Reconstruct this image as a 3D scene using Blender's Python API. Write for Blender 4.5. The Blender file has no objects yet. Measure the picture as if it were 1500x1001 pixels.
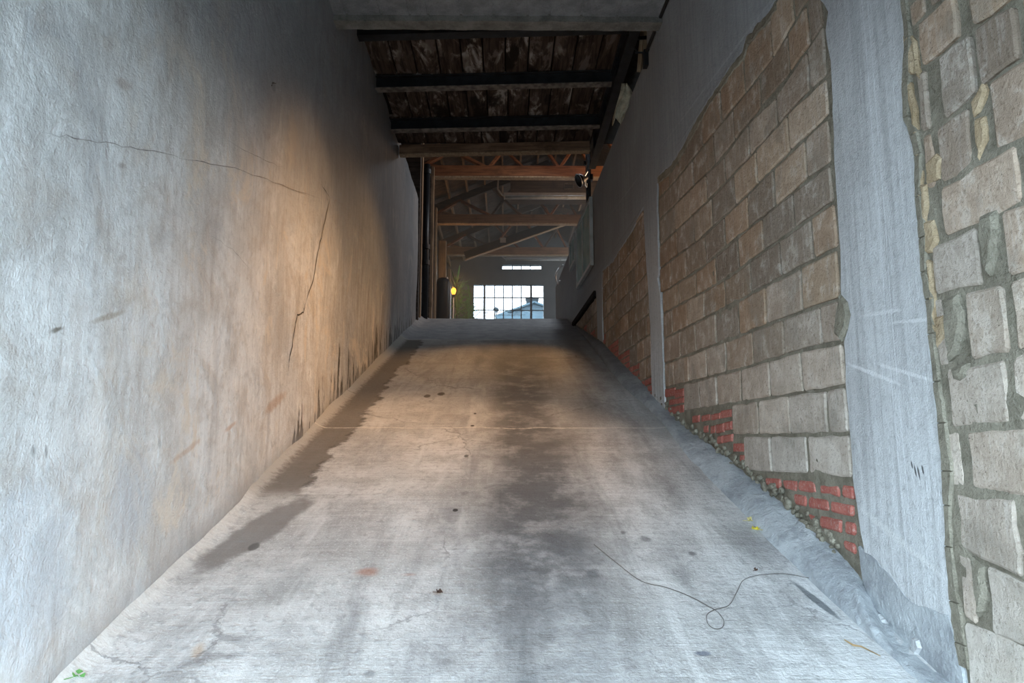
import bpy, bmesh, math, random
from mathutils import Vector, Matrix
from mathutils import noise as mnoise
from mathutils.geometry import tessellate_polygon
R = random.Random(7)
C = bpy.context.scene.collection
sc = bpy.context.scene
# ---------------------------------------------------------------- camera
F = 1050.0; CZ = 1.55
VX, VY = 739.0, 658.0                      # where level lines along the ramp vanish (1500x1001 frame)
pitch = math.atan((VY - 500.5) / F)
yaw = math.atan((750 - VX) / math.hypot(F, VY - 500.5))
cd = bpy.data.cameras.new('camera'); cam = bpy.data.objects.new('camera', cd); C.objects.link(cam)
cd.sensor_width = 36; cd.lens = 36 * F / 1500; cd.clip_start = .05; cd.clip_end = 500
cam.location = (0, 0, CZ); cam.rotation_euler = (math.pi/2 + pitch, 0, -yaw)
sc.camera = cam
ROT = cam.rotation_euler.to_matrix()
# ---------------------------------------------------------------- light and exposure
sc.view_settings.view_transform = 'Standard'; sc.view_settings.look = 'None'
sc.view_settings.gamma = 1; sc.view_settings.use_curve_mapping = False
sc.view_settings.exposure = 0.06
w = bpy.data.worlds.new('sky'); sc.world = w; w.use_nodes = True
bg = w.node_tree.nodes['Background']; bg.inputs[0].default_value = (.66, .85, 1.0, 1); bg.inputs[1].default_value = 12.0
def lamp(name, kind, loc, power, color, parent=None, aim=None, **kw):
    l = bpy.data.lights.new(name, kind); l.energy = power; l.color = color
    for k, v in kw.items(): setattr(l, k, v)
    o = bpy.data.objects.new(name, l); C.objects.link(o); o.location = loc
    if aim is not None:
        o.rotation_euler = (Vector(aim) - Vector(loc)).to_track_quat('-Z', 'Y').to_euler()
    if parent: o.parent = parent
    return o
lamp('work_light_beam', 'SPOT', (1.27, 11.9, 6.16), 1150, (1, .55, .20), aim=(-1.0, 6.3, 1.8), spot_size=.78, spot_blend=1.0, shadow_soft_size=.12)
lamp('warm_wall_fill', 'SPOT', (.95, 6.35, 5.64), 560, (1, .57, .25), aim=(-1.4, 4.5, .9), spot_size=1.12, spot_blend=1.0, shadow_soft_size=.10)  # unseen warm fill added behind the ceiling lip, for left wall and ramp
lamp('crest_fill', 'AREA', (1.62, 13.1, 7.4), 55, (.85, .93, 1.0), aim=(-.2, 12.2, 3.6), shape='RECTANGLE', size=.9, size_y=.2)  # unseen cool fill added above the parapet to brighten the crest
lamp('hall_lamp', 'POINT', (3.6, 13.2, 6.6), 150, (1, .62, .36), shadow_soft_size=.25)
lamp('hall_lamp_far', 'POINT', (3.9, 18.6, 6.4), 60, (1, .70, .48), shadow_soft_size=.25)
lamp('hall_fill', 'AREA', (5.2, 19.5, 6.3), 150, (.72, .88, 1.0), aim=(1.0, 22.5, 4.0), shape='RECTANGLE', size=2.4, size_y=.3)  # unseen cool fill added to lift the far hall wall
# ---------------------------------------------------------------- pixel helpers
def ray(px, py):
    return (ROT @ Vector((px - 750, 500.5 - py, -F))).normalized()
def at(px, py, Y):
    d = ray(px, py); t = Y / d.y
    return Vector((d.x*t, Y, CZ + d.z*t))
SL = .3008                                   # ramp slope
XL = -1.49                                  # left wall plane
WD = 1.60; WK = (739 - 705) / 1050.0        # right wall plane: x = WX0 - WK*y
WX0 = WD
def on_ramp(px, py):
    d = ray(px, py); t = CZ / (SL*d.y - d.z)
    return Vector((d.x*t, d.y*t, CZ + d.z*t))
def on_right(px, py):
    d = ray(px, py); t = WX0 / (d.x + WK*d.y)
    return (d.y*t, CZ + d.z*t)              # (s, z) in the wall's own plane
def on_left(px, py):
    d = ray(px, py); t = XL / d.x
    return (d.y*t, CZ + d.z*t)
def RW(s, z, off=0):                        # wall coordinates to world, off = out of the wall, into the ramp
    return Vector((WX0 - WK*s - off, s, z))
YC = 14.0
def ramp_z(y):
    if y < 0: return 0.0
    if y < 12.95: return SL*y
    t = min(y - 12.95, .9)
    return SL*12.95 + SL*(t - t*t/1.8)
ZF = ramp_z(20)                             # upper floor level
# ---------------------------------------------------------------- objects
def tag(o, label=None, cat=None, group=None, kind=None):
    if label: o['label'] = label
    if cat: o['category'] = cat
    if group: o['group'] = group
    if kind: o['kind'] = kind
    return o
def empty(name, loc=(0, 0, 0), rz=0):
    o = bpy.data.objects.new(name, None); C.objects.link(o); o.location = loc; o.rotation_euler = (0, 0, rz)
    o.empty_display_size = .1
    return o
def mesh_obj(name, me, mat, parent=None, smooth=False, color=None):
    o = bpy.data.objects.new(name, me); C.objects.link(o)
    if mat and not me.materials: me.materials.append(mat)
    if smooth:
        for p in me.polygons: p.use_smooth = True
    if parent: o.parent = parent
    if color: o.color = (*color, 1)
    return o
def pydata(name, vs, fs, mat, parent=None, smooth=False, color=None):
    me = bpy.data.meshes.new(name); me.from_pydata([tuple(v) for v in vs], [], fs); me.update()
    bm = bmesh.new(); bm.from_mesh(me); bmesh.ops.recalc_face_normals(bm, faces=bm.faces); bm.to_mesh(me); bm.free()
    return mesh_obj(name, me, mat, parent, smooth, color)
class MB:
    def __init__(s): s.bm = bmesh.new()
    def box(s, lo, hi, bevel=0, M=None):
        lo, hi = Vector(lo), Vector(hi); c = (lo+hi)/2; d = hi-lo
        r = bmesh.ops.create_cube(s.bm, size=1, matrix=Matrix.Translation(c) @ Matrix.Diagonal((*[abs(v) for v in d], 1)))
        vs = r['verts']
        if bevel:
            es = list({e for v in vs for e in v.link_edges})
            b = bmesh.ops.bevel(s.bm, geom=es, offset=bevel, segments=1, affect='EDGES')
            vs = list({v for f in b['faces'] for v in f.verts} | {v for v in vs if v.is_valid})
        if M is not None: bmesh.ops.transform(s.bm, matrix=M, verts=vs)
        return s
    def bar(s, a, b, wdt, hgt, up=(0, 0, 1)):         # square bar from a to b
        a, b = Vector(a), Vector(b); d = (b-a); L = d.length; d.normalize()
        up = Vector(up); side = d.cross(up)
        if side.length < 1e-4: side = d.cross(Vector((1, 0, 0)))
        side.normalize(); up = side.cross(d).normalized()
        M = Matrix((side, d, up)).transposed().to_4x4(); M.translation = (a+b)/2
        bmesh.ops.create_cube(s.bm, size=1, matrix=M @ Matrix.Diagonal((wdt, L, hgt, 1)))
        return s
    def tube(s, pts, r, n=8, caps=True):
        pts = [Vector(p) for p in pts]; rs = r if isinstance(r, (list, tuple)) else [r]*len(pts)
        rings = []; ref = None
        for i, p in enumerate(pts):
            d = (pts[min(i+1, len(pts)-1)] - pts[max(i-1, 0)]).normalized()
            if ref is None: ref = d.orthogonal().normalized()
            u = (ref - d*ref.dot(d)).normalized(); ref = u; v = d.cross(u)
            rings.append([s.bm.verts.new(p + (u*math.cos(2*math.pi*k/n) + v*math.sin(2*math.pi*k/n))*rs[i]) for k in range(n)])
        for a, b in zip(rings, rings[1:]):
            for k in range(n): s.bm.faces.new((a[k], a[(k+1) % n], b[(k+1) % n], b[k]))
        if caps and n > 2:
            s.bm.faces.new(rings[0][::-1]); s.bm.faces.new(rings[-1])
        return s
    def lathe(s, prof, c=(0, 0, 0), n=20, M=None, ring_=False):
        vs = []; rings = []
        for (r, z) in prof:
            ring = [s.bm.verts.new(Vector(c) + Vector((r*math.cos(2*math.pi*k/n), r*math.sin(2*math.pi*k/n), z))) for k in range(n)]
            rings.append(ring); vs += ring
        for a, b in zip(rings, rings[1:]):
            for k in range(n): s.bm.faces.new((a[k], a[(k+1) % n], b[(k+1) % n], b[k]))
        if ring_: s._ring(rings, n)
        else: s.bm.faces.new(rings[0][::-1]); s.bm.faces.new(rings[-1])
        if M is not None: bmesh.ops.transform(s.bm, matrix=M, verts=vs)
        return s
    def _ring(s, rings, n):
        a, b = rings[-1], rings[0]
        for k in range(n): s.bm.faces.new((a[k], a[(k+1) % n], b[(k+1) % n], b[k]))
    def build(s, name, mat, parent=None, smooth=False, color=None):
        bmesh.ops.recalc_face_normals(s.bm, faces=s.bm.faces)
        me = bpy.data.meshes.new(name); s.bm.to_mesh(me); s.bm.free()
        return mesh_obj(name, me, mat, parent, smooth, color)
# ---------------------------------------------------------------- materials
class NT:
    def __init__(s, name, rough=.85, spec=.3):
        s.m = bpy.data.materials.new(name); s.m.use_nodes = True; s.t = s.m.node_tree; s.n = s.t.nodes
        s.b = s.n['Principled BSDF']; s.b.inputs['Roughness'].default_value = rough
        s.b.inputs['Specular IOR Level'].default_value = spec
    def link(s, a, sock):
        if hasattr(a, 'links'): s.t.links.new(a, sock)
        elif isinstance(a, (tuple, list)):
            v = list(a)
            if len(v) == 3 and sock.type == 'RGBA': v.append(1)
            sock.default_value = v
        else: sock.default_value = a
    def pos(s):
        if not hasattr(s, '_p'): s._p = s.n.new('ShaderNodeNewGeometry').outputs['Position']
        return s._p
    def xyz(s, v=None):
        n = s.n.new('ShaderNodeSeparateXYZ'); s.link(v if v is not None else s.pos(), n.inputs[0]); return n.outputs
    def vec(s, x, y, z):
        n = s.n.new('ShaderNodeCombineXYZ')
        for i, a in enumerate((x, y, z)): s.link(a, n.inputs[i])
        return n.outputs[0]
    def sv(s, sx, sy, sz, off=(0, 0, 0), v=None):
        n = s.n.new('ShaderNodeMapping'); s.link(v if v is not None else s.pos(), n.inputs[0])
        n.inputs['Scale'].default_value = (sx, sy, sz); n.inputs['Location'].default_value = off; return n.outputs[0]
    def noise(s, scale, v=None, detail=4, rough=.55, dist=0):
        n = s.n.new('ShaderNodeTexNoise'); s.link(v if v is not None else s.pos(), n.inputs['Vector'])
        n.inputs['Scale'].default_value = scale; n.inputs['Detail'].default_value = detail
        n.inputs['Roughness'].default_value = rough; n.inputs['Distortion'].default_value = dist
        return n.outputs[0]
    def vor(s, scale, v=None, feature='F1'):
        n = s.n.new('ShaderNodeTexVoronoi'); n.feature = feature; s.link(v if v is not None else s.pos(), n.inputs['Vector'])
        n.inputs['Scale'].default_value = scale; return n.outputs['Distance']
    def math(s, op, a, b=0, c=0, clamp=False):
        n = s.n.new('ShaderNodeMath'); n.operation = op; n.use_clamp = clamp
        s.link(a, n.inputs[0]); s.link(b, n.inputs[1]); s.link(c, n.inputs[2]); return n.outputs[0]
    def add(s, a, b): return s.math('ADD', a, b)
    def sub(s, a, b): return s.math('SUBTRACT', a, b)
    def mul(s, a, b): return s.math('MULTIPLY', a, b)
    def mx(s, a, b): return s.math('MAXIMUM', a, b)
    def rng(s, v, a, b, c=0, d=1, smooth=True):
        n = s.n.new('ShaderNodeMapRange'); n.clamp = True
        if smooth: n.interpolation_type = 'SMOOTHSTEP'
        s.link(v, n.inputs[0])
        for i, q in enumerate((a, b, c, d)): s.link(q, n.inputs[i+1])
        return n.outputs[0]
    def mix(s, f, a, b, mode='MIX'):
        n = s.n.new('ShaderNodeMix'); n.data_type = 'RGBA'; n.blend_type = mode
        s.link(f, n.inputs[0]); s.link(a, n.inputs[6]); s.link(b, n.inputs[7]); return n.outputs[2]
    def blob(s, cx, cy, rx, ry, soft=.6, u=None, v=None, nz=None, amp=.6, rot=0):
        dx = s.sub(u, cx); dy = s.sub(v, cy)
        if rot:
            c_, s_ = math.cos(rot), math.sin(rot)
            dx, dy = s.add(s.mul(dx, c_), s.mul(dy, s_)), s.sub(s.mul(dy, c_), s.mul(dx, s_))
        dx = s.mul(dx, 1/rx); dy = s.mul(dy, 1/ry)
        d = s.math('SQRT', s.add(s.mul(dx, dx), s.mul(dy, dy)))
        if nz is not None: d = s.add(d, s.mul(s.sub(nz, .5), amp*2))
        return s.rng(d, 1, 1-soft)
    def bump(s, h, dist=.01, strength=1.0, prev=None):
        n = s.n.new('ShaderNodeBump'); s.link(h, n.inputs['Height']); n.inputs['Distance'].default_value = dist
        n.inputs['Strength'].default_value = strength
        if prev is not None: s.link(prev, n.inputs['Normal'])
        return n.outputs[0]
    def done(s, col, normal=None, rough=None):
        s.link(col, s.b.inputs['Base Color'])
        if normal is not None: s.link(normal, s.b.inputs['Normal'])
        if rough is not None: s.link(rough, s.b.inputs['Roughness'])
        return s.m
def simple(name, col, rough=.7, metal=0, var=.25, scale=12, bump=.002, spec=.4, emit=None, es=0):
    t = NT(name, rough, spec); t.b.inputs['Metallic'].default_value = metal
    n = t.noise(scale, detail=5)
    lo = [c*(1-var) for c in col]; hi = [min(1, c*(1+var)) for c in col]
    c = t.mix(t.rng(n, .3, .7), lo, hi)
    if emit:
        t.b.inputs['Emission Color'].default_value = (*emit, 1); t.b.inputs['Emission Strength'].default_value = es
    return t.done(c, t.bump(t.noise(scale*6), bump, .6) if bump else None)

def mat_ramp():
    t = NT('ramp_concrete', 1.0, .12); x, y, z = t.xyz(); P = t.vec(x, y, 0)
    n1 = t.noise(1.3, P, 6, .6); n2 = t.noise(5, P, 6, .65); n3 = t.noise(24, P, 5, .65); n4 = t.noise(90, P, 3, .6)
    col = t.mix(t.rng(n1, .32, .68), (.40, .395, .385), (.62, .61, .60))
    n5 = t.noise(2.6, t.sv(1, .55, 1, off=(3, 5, 0), v=P), 7, .7)
    col = t.mix(t.rng(n2, .44, .66, 0, .55), col, (.33, .315, .30))
    col = t.mix(t.rng(n5, .50, .64, 0, .45), col, (.25, .24, .235))
    col = t.mix(t.rng(n5, .46, .36, 0, .40), col, (.72, .71, .69))
    # broom lines run across the slope
    br = t.noise(1, t.sv(1.2, 95, 1, v=P), 3, .6); br2 = t.noise(1, t.sv(.6, 30, 1, v=P), 3, .6)
    col = t.mix(t.mul(t.rng(br, .40, .62, 0, .34), t.rng(y, 3, 5, .55, 1)), col, (.33, .32, .31))
    col = t.mix(t.rng(br2, .50, .64, 0, .16), col, (.72, .71, .70))
    col = t.mix(t.rng(n3, .50, .66, 0, .50), col, (.27, .26, .26))
    col = t.mix(t.rng(n4, .54, .70, 0, .45), col, (.80, .80, .80))
    al = t.noise(1, t.sv(4.5, .55, 1, off=(1, 2, 0), v=P), 6, .65, .5)
    col = t.mix(t.rng(al, .52, .66, 0, .45), col, (.22, .215, .215))
    col = t.mix(t.rng(al, .46, .34, 0, .35), col, (.74, .73, .72))
    col = t.mix(t.rng(t.add(y, t.mul(t.sub(n1, .5), 2.0)), 4.6, 9.5, 0, .50), col, (.20, .175, .155))  # light falling off up the ramp, put into the base colour
    # oil band down the middle
    wob = t.mul(t.sub(t.noise(.9, t.sv(1, .5, 1, v=P), 5, .6), .5), .55)
    band = t.math('ABSOLUTE', t.sub(t.add(x, wob), .17))
    band = t.rng(band, .50, .10)
    band = t.mul(band, t.mul(t.rng(y, 2.4, 3.6, .60, 1), t.rng(y, 11, 6.5, .60, 1)))
    band = t.mul(band, t.rng(t.noise(3.2, P, 6, .7), .34, .56, .58, 1))
    col = t.mix(t.mul(band, .86), col, (.075, .077, .085))
    thin = t.rng(t.math('ABSOLUTE', t.sub(t.add(x, t.mul(wob, .4)), -.28)), .13, .02)
    thin = t.mul(thin, t.rng(t.noise(2, t.sv(2, .7, 1, v=P), 5, .6), .40, .65))
    col = t.mix(t.mul(thin, .55), col, (.16, .16, .17))
    for cx, wd, st in ((.78, .10, .38), (.98, .12, .35), (-.95, .16, .28), (.50, .07, .28)):
        b = t.rng(t.math('ABSOLUTE', t.sub(t.add(x, t.mul(wob, .25)), cx)), wd, .01)
        b = t.mul(b, t.rng(t.noise(1.8, t.sv(2.2, .8, 1, off=(cx*7, 0, 0), v=P), 5, .65), .42, .68))
        col = t.mix(t.mul(b, st*1.4), col, (.17, .165, .16))
    # damp strip along the left wall
    e = t.add(x, t.mul(t.sub(t.noise(2.2, P, 5, .65), .5), .35))
    strip = t.mul(t.rng(e, -1.17, -1.22), t.mul(t.rng(y, 4.15, 4.4), t.rng(y, 10.9, 10.6)))
    col = t.mix(t.mul(strip, .86), col, (.14, .125, .11))
    rim = t.mul(t.rng(t.math('ABSOLUTE', t.sub(e, -1.19)), .035, .008), t.rng(y, 4.15, 4.4)); rim = t.mul(rim, t.rng(n2, .42, .58))
    col = t.mix(t.mul(rim, .7), col, (.06, .055, .05))
    pale = t.rng(t.add(x, t.mul(t.sub(n3, .5), .12)), -1.40, -1.47)
    col = t.mix(t.mul(pale, .45), col, (.66, .64, .60))
    rsd = t.mul(t.rng(x, 1.22, 1.34), t.rng(n3, .3, .6))
    col = t.mix(t.mul(rsd, .4), col, (.68, .69, .70))
    nb = t.noise(7, P, 5, .65); nb2 = t.noise(2.5, P, 5, .6)
    def px_blob(px, py, rx, ry, st, c=(.13, .125, .125), soft=.7, amp=.5, n=None, rot=0):
        nonlocal col
        q = on_ramp(px, py)
        m = t.blob(q.x, q.y, rx, ry, soft, x, y, n or nb, amp, rot)
        col = t.mix(t.mul(m, st), col, c)
    px_blob(382, 775, .13, .55, .85, (.20, .19, .185), .35, .45, rot=-.25)
    px_blob(372, 800, .03, .06, .8, (.10, .10, .10), .4)
    px_blob(862, 600, .33, .9, .50, soft=.9, n=nb2)
    px_blob(800, 650, .25, .7, .45, soft=.9, n=nb2)
    px_blob(1105, 800, .20, .32, .45, soft=.9, n=nb2)
    px_blob(1290, 905, .10, .45, .40, (.18, .21, .26), .9, n=nb2, rot=.3)
    px_blob(945, 790, .04, .05, .65); px_blob(868, 842, .05, .06, .7, (.09, .09, .10))
    px_blob(1014, 812, .025, .03, .8); px_blob(913, 781, .02, .03, .6); px_blob(1083, 690, .03, .05, .5)
    px_blob(646, 577, .045, .10, .85, (.07, .06, .05), .4); px_blob(626, 580, .035, .08, .8, (.07, .06, .05), .4)
    px_blob(696, 606, .015, .03, .9, (.04, .04, .04), .4); px_blob(692, 624, .02, .04, .9, (.04, .04, .04), .4)
    px_blob(667, 748, .018, .025, .9, (.03, .03, .03), .4); px_blob(683, 669, .02, .04, .8, (.06, .06, .06), .5)
    px_blob(681, 723, .03, .05, .5); px_blob(655, 970, .04, .04, .4, soft=.8); px_blob(541, 988, .025, .025, .6)
    px_blob(538, 838, .07, .06, .60, (.36, .17, .11), .9, .9); px_blob(600, 842, .05, .02, .35, (.42, .22, .15), .9, .9)
    px_blob(290, 955, .03, .09, .40, (.46, .30, .16), .9, .8, rot=.2)
    px_blob(1197, 880, .022, .19, .8, (.11, .12, .13), .35, .4, rot=.20)
    px_blob(1030, 957, .035, .02, .7, (.07, .08, .12), .5); px_blob(1082, 560, .05, .14, .5, n=nb2)
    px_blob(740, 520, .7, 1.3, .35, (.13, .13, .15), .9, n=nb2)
    px_blob(505, 925, .06, .35, .35, soft=.9, n=nb, rot=-.15)
    # cross joint and hairline cracks
    j = t.math('ABSOLUTE', t.sub(t.add(y, t.mul(t.sub(t.noise(3, P, 3), .5), .16)), on_ramp(750, 627).y))
    col = t.mix(t.mul(t.rng(j, .022, .004), t.rng(n3, .35, .6, .1, .6)), col, (.72, .68, .62))
    for sc_, th, st, thx in ((.55, .006, .55, 0), (1.3, .004, .30, 3.7)):
        v = t.vor(sc_, t.vec(t.add(x, t.mul(n2, .35)), t.add(t.add(y, thx), t.mul(nb, .2)), 0), 'DISTANCE_TO_EDGE')
        col = t.mix(t.mul(t.rng(v, th, th*.2), t.rng(n1, .45, .6, 0, st)), col, (.16, .15, .15))
    # smoother, darker topping near the crest
    s0 = on_ramp(740, 498).y
    top = t.rng(t.add(y, t.mul(t.sub(n2, .5), .05)), s0, s0+.04)
    col = t.mix(t.mul(top, .88), col, t.mix(t.rng(n2, .3, .7), (.26, .265, .28), (.38, .385, .40)))
    ed = t.mul(t.rng(t.math('ABSOLUTE', t.sub(y, s0)), .05, .015), t.rng(t.noise(1.2, P), .45, .6))
    col = t.mix(t.mul(ed, .55), col, (.62, .58, .54))
    nm = t.bump(br, .005, .5); nm = t.bump(n3, .014, .7, nm); nm = t.bump(n4, .004, .8, nm)
    return t.done(col, nm)

def mat_left():
    t = NT('left_plaster', .88, .25); x, y, z = t.xyz(); P = t.vec(0, y, z)
    n1 = t.noise(.8, P, 6, .6, .4); n2 = t.noise(3.2, P, 7, .65, .5); n3 = t.noise(22, P, 5, .65); n4 = t.noise(110, P, 3)
    st = t.noise(1, t.sv(1, 16, 1.1, v=P), 5, .65); st2 = t.noise(1, t.sv(1, 45, 2.5, v=P), 4, .65)
    col = t.mix(t.rng(n1, .35, .65), (.50, .49, .475), (.72, .72, .715))
    col = t.mix(t.rng(n2, .47, .64, 0, .55), col, (.46, .41, .365))
    col = t.mix(t.rng(n2, .46, .34, 0, .60), col, (.80, .80, .79))
    n6 = t.noise(1, t.sv(1, 2.6, 1.0, off=(0, 3, 1), v=P), 7, .7, .8)
    col = t.mix(t.rng(n6, .52, .66, 0, .50), col, (.40, .36, .32))
    col = t.mix(t.rng(n3, .50, .66, 0, .30), col, (.34, .33, .32))
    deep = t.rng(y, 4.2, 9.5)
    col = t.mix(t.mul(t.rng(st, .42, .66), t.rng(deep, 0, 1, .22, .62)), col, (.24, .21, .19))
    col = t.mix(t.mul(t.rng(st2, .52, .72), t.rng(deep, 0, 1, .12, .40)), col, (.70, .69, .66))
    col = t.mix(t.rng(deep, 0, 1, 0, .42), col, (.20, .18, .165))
    col = t.mix(t.rng(n4, .54, .70, 0, .32), col, (.80, .80, .80))
    n7 = t.noise(1.7, t.sv(1, 1, .7, off=(0, 9, 2), v=P), 8, .72, 1.0)
    col = t.mix(t.rng(n7, .53, .66, 0, .36), col, (.33, .34, .36))
    col = t.mix(t.mul(t.rng(n7, .47, .36), t.rng(y, 2.2, 3.5)), col, (.64, .575, .50))
    # shade from the entrance header painted over the upper part of the wall
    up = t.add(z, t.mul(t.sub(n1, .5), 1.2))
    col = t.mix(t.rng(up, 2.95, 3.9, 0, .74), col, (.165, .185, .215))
    pk = t.mul(t.noise(6, P, 6, .7, .6), t.rng(n1, .3, .7, .8, 1.1))
    col = t.mix(t.rng(pk, .60, .74, 0, .35), col, (.25, .24, .24))
    # damp tongues rising from the ramp
    h = t.sub(z, t.mul(y, SL))
    tg = t.noise(1, t.sv(1, 9, .9, v=P), 5, .7)
    lim = t.mul(t.rng(tg, .47, .66), t.mul(t.rng(y, 5.0, 5.5), t.rng(y, 13.5, 8, .3, 1)))
    tm = t.rng(t.sub(h, t.mul(lim, .62)), .05, -.02)
    col = t.mix(t.mul(tm, .9), col, (.045, .038, .03))
    low = t.rng(t.add(h, t.mul(t.sub(n2, .5), .25)), .16, .02)
    col = t.mix(t.mul(low, .5), col, (.30, .30, .31))
    # rusty brown rub marks, small dark spots, two broad bluish patches
    for (px, py, ry, rz, c, s_) in ((405, 590, .30, .05, (.42, .25, .15), .55), (270, 660, .20, .02, (.45, .30, .20), .5), (335, 625, .12, .02, (.50, .28, .17), .5),
                                 (150, 465, .16, .015, (.30, .24, .18), .6), (75, 483, .05, .012, (.15, .13, .10), .8), (180, 122, .08, .03, (.34, .26, .22), .5),
                                 (178, 243, .04, .02, (.25, .20, .18), .6), (190, 735, .25, .25, (.42, .46, .52), .35), (30, 850, .35, .40, (.40, .45, .52), .35),
                                 (40, 660, .02, .03, (.2, .2, .2), .6), (60, 662, .012, .03, (.2, .2, .2), .6), (230, 650, .02, .04, (.25, .25, .25), .5), (400, 127, .06, .04, (.15, .15, .16), .5)):
        s0, z0 = on_left(px, py)
        col = t.mix(t.mul(t.blob(s0, z0, ry, rz, .7, y, z, t.noise(9, P, 5, .7), .7, rot=.35), s_), col, c)
    nm = t.bump(n2, .03, .6); nm = t.bump(n3, .012, .7, nm); nm = t.bump(n4, .004, .8, nm)
    return t.done(col, nm)

def mat_plaster_right():
    t = NT('right_plaster', .86, .25); x, y, z = t.xyz(); P = t.vec(0, y, z)
    n1 = t.noise(1.2, P, 5, .6); n3 = t.noise(26, P, 5, .65); n4 = t.noise(120, P, 3)
    st = t.noise(1, t.sv(1, 22, .8, v=P), 5, .6); st2 = t.noise(1, t.sv(1, 60, 2, v=P), 4, .6)
    col = t.mix(t.rng(n1, .35, .65), (.46, .46, .46), (.60, .605, .61))
    col = t.mix(t.rng(st, .42, .68, 0, .50), col, (.29, .285, .285))
    col = t.mix(t.rng(st2, .52, .72, 0, .35), col, (.62, .62, .62))
    col = t.mix(t.rng(n4, .54, .70, 0, .35), col, (.74, .75, .76))
    col = t.mix(t.rng(n3, .50, .66, 0, .35), col, (.27, .27, .275))
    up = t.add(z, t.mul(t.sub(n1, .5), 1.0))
    col = t.mix(t.rng(up, 2.9, 4.1, 0, .62), col, (.18, .20, .225))  # upper plaster coloured bluish dark, standing in for the header's shade
    # scraped pale lines and finger marks on the wide pillar
    for (px, py, ry, rz, rot, c, s_) in ((1285, 548, .28, .012, .32, (.72, .72, .72), .7), (1330, 545, .30, .010, .28, (.72, .72, .72), .6), (1320, 790, .42, .022, .35, (.66, .66, .65), .65),
                                      (1300, 458, .20, .010, .1, (.70, .70, .70), .6), (1345, 470, .20, .010, .12, (.70, .70, .70), .6)):
        s0, z0 = on_right(px, py)
        col = t.mix(t.mul(t.blob(s0, z0, ry, rz, .6, y, z, n3, .5, rot), s_), col, c)
    for (px, py, rz) in ((1341, 681, .018), (1346, 690, .03), (1351, 693, .032), (1357, 689, .022)):
        s0, z0 = on_right(px, py)
        col = t.mix(t.mul(t.blob(s0, z0, .006, rz, .5, y, z, n3, .5, -.2), .9), col, (.05, .05, .05))
    for px, wv in ((1318, .006), (1327, .004)):
        s0 = on_right(px, 650)[0]
        g = t.rng(t.math('ABSOLUTE', t.sub(t.add(y, t.mul(t.sub(n1, .5), .05)), s0)), wv, .001)
        col = t.mix(t.mul(g, .45), col, (.72, .73, .75))
    nm = t.bump(st, .008, .5); nm = t.bump(n3, .010, .7, nm); nm = t.bump(n4, .005, .9, nm)
    return t.done(col, nm)

def mat_block():
    t = NT('block_face', .92, .15); P = t.pos()
    oi = t.n.new('ShaderNodeObjectInfo'); c0 = oi.outputs['Color']
    n2 = t.noise(9, P, 6, .65); n3 = t.noise(60, P, 5, .7); n4 = t.noise(180, P, 3)
    st = t.noise(1, t.sv(1, 40, 6, v=P), 4, .6)
    col = t.mix(t.rng(n2, .40, .62, 0, .45), c0, t.mix(1, c0, (.62, .58, .54), 'MULTIPLY'))
    col = t.mix(t.rng(n2, .46, .36, 0, .4), col, (.66, .60, .53))
    col = t.mix(t.rng(st, .5, .7, 0, .30), col, (.62, .56, .50))
    n9 = t.noise(3.5, t.sv(1, 1, 1, off=(5, 0, 0)), 4, .6)
    col = t.mix(t.rng(n9, .52, .66, 0, .45), col, (.27, .24, .20))
    col = t.mix(t.rng(n3, .53, .66, 0, .55), col, t.mix(1, c0, (.42, .38, .34), 'MULTIPLY'))
    pit = t.rng(t.vor(55, P), .16, .05); pit = t.mul(pit, t.rng(t.noise(5, P), .5, .62))
    col = t.mix(t.mul(pit, .7), col, (.10, .08, .07))
    nm = t.bump(n2, .02, .6); nm = t.bump(n3, .010, .8, nm); nm = t.bump(n4, .003, .6, nm); nm = t.bump(t.mul(pit, -1), .006, .7, nm)
    return t.done(col, nm)
def mat_mortar(name, a, b):
    t = NT(name, .95, .15); P = t.pos()
    n2 = t.noise(8, P, 6, .65); n3 = t.noise(45, P, 5, .7); n4 = t.noise(150, P, 3)
    x, y, z = t.xyz()
    col = t.mix(t.rng(n2, .3, .7), a, b)
    col = t.mix(t.rng(n3, .55, .72, 0, .5), col, [v*.5 for v in a])
    col = t.mix(t.rng(n4, .60, .8, 0, .3), col, (.6, .58, .54))
    nm = t.bump(n2, .03, .7); nm = t.bump(n3, .014, .9, nm); nm = t.bump(n4, .004, .6, nm)
    return t.done(col, nm)
def mat_brick():
    t = NT('red_brick', .9, .15); P = t.pos(); n2 = t.noise(14, P, 5, .65); n3 = t.noise(70, P, 5, .7)
    oi = t.n.new('ShaderNodeObjectInfo')
    col = t.mix(t.rng(n2, .35, .7), (.40, .12, .095), (.50, .19, .15))
    col = t.mix(t.rng(oi.outputs['Random'], 0, 1, 0, .35, False), col, (.30, .10, .08))
    col = t.mix(t.rng(n3, .50, .66, 0, .6), col, (.48, .36, .31))
    return t.done(col, t.bump(n3, .006, .7))
def mat_curb():
    t = NT('curb_concrete', .85, .3); P = t.pos(); n1 = t.noise(2.5, P, 5, .6); n2 = t.noise(11, P, 6, .65); n3 = t.noise(60, P, 4, .7)
    col = t.mix(t.rng(n1, .35, .65), (.30, .315, .33), (.48, .50, .51))
    col = t.mix(t.rng(n2, .48, .68, 0, .55), col, (.20, .205, .22)); col = t.mix(t.rng(n3, .55, .75, 0, .4), col, (.66, .67, .68))
    x, y, z = t.xyz()
    col = t.mix(t.rng(y, 5.5, 9, 0, .7), col, (.13, .125, .12))
    nm = t.bump(n2, .03, .7); return t.done(col, t.bump(n3, .006, .7, nm))
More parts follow.
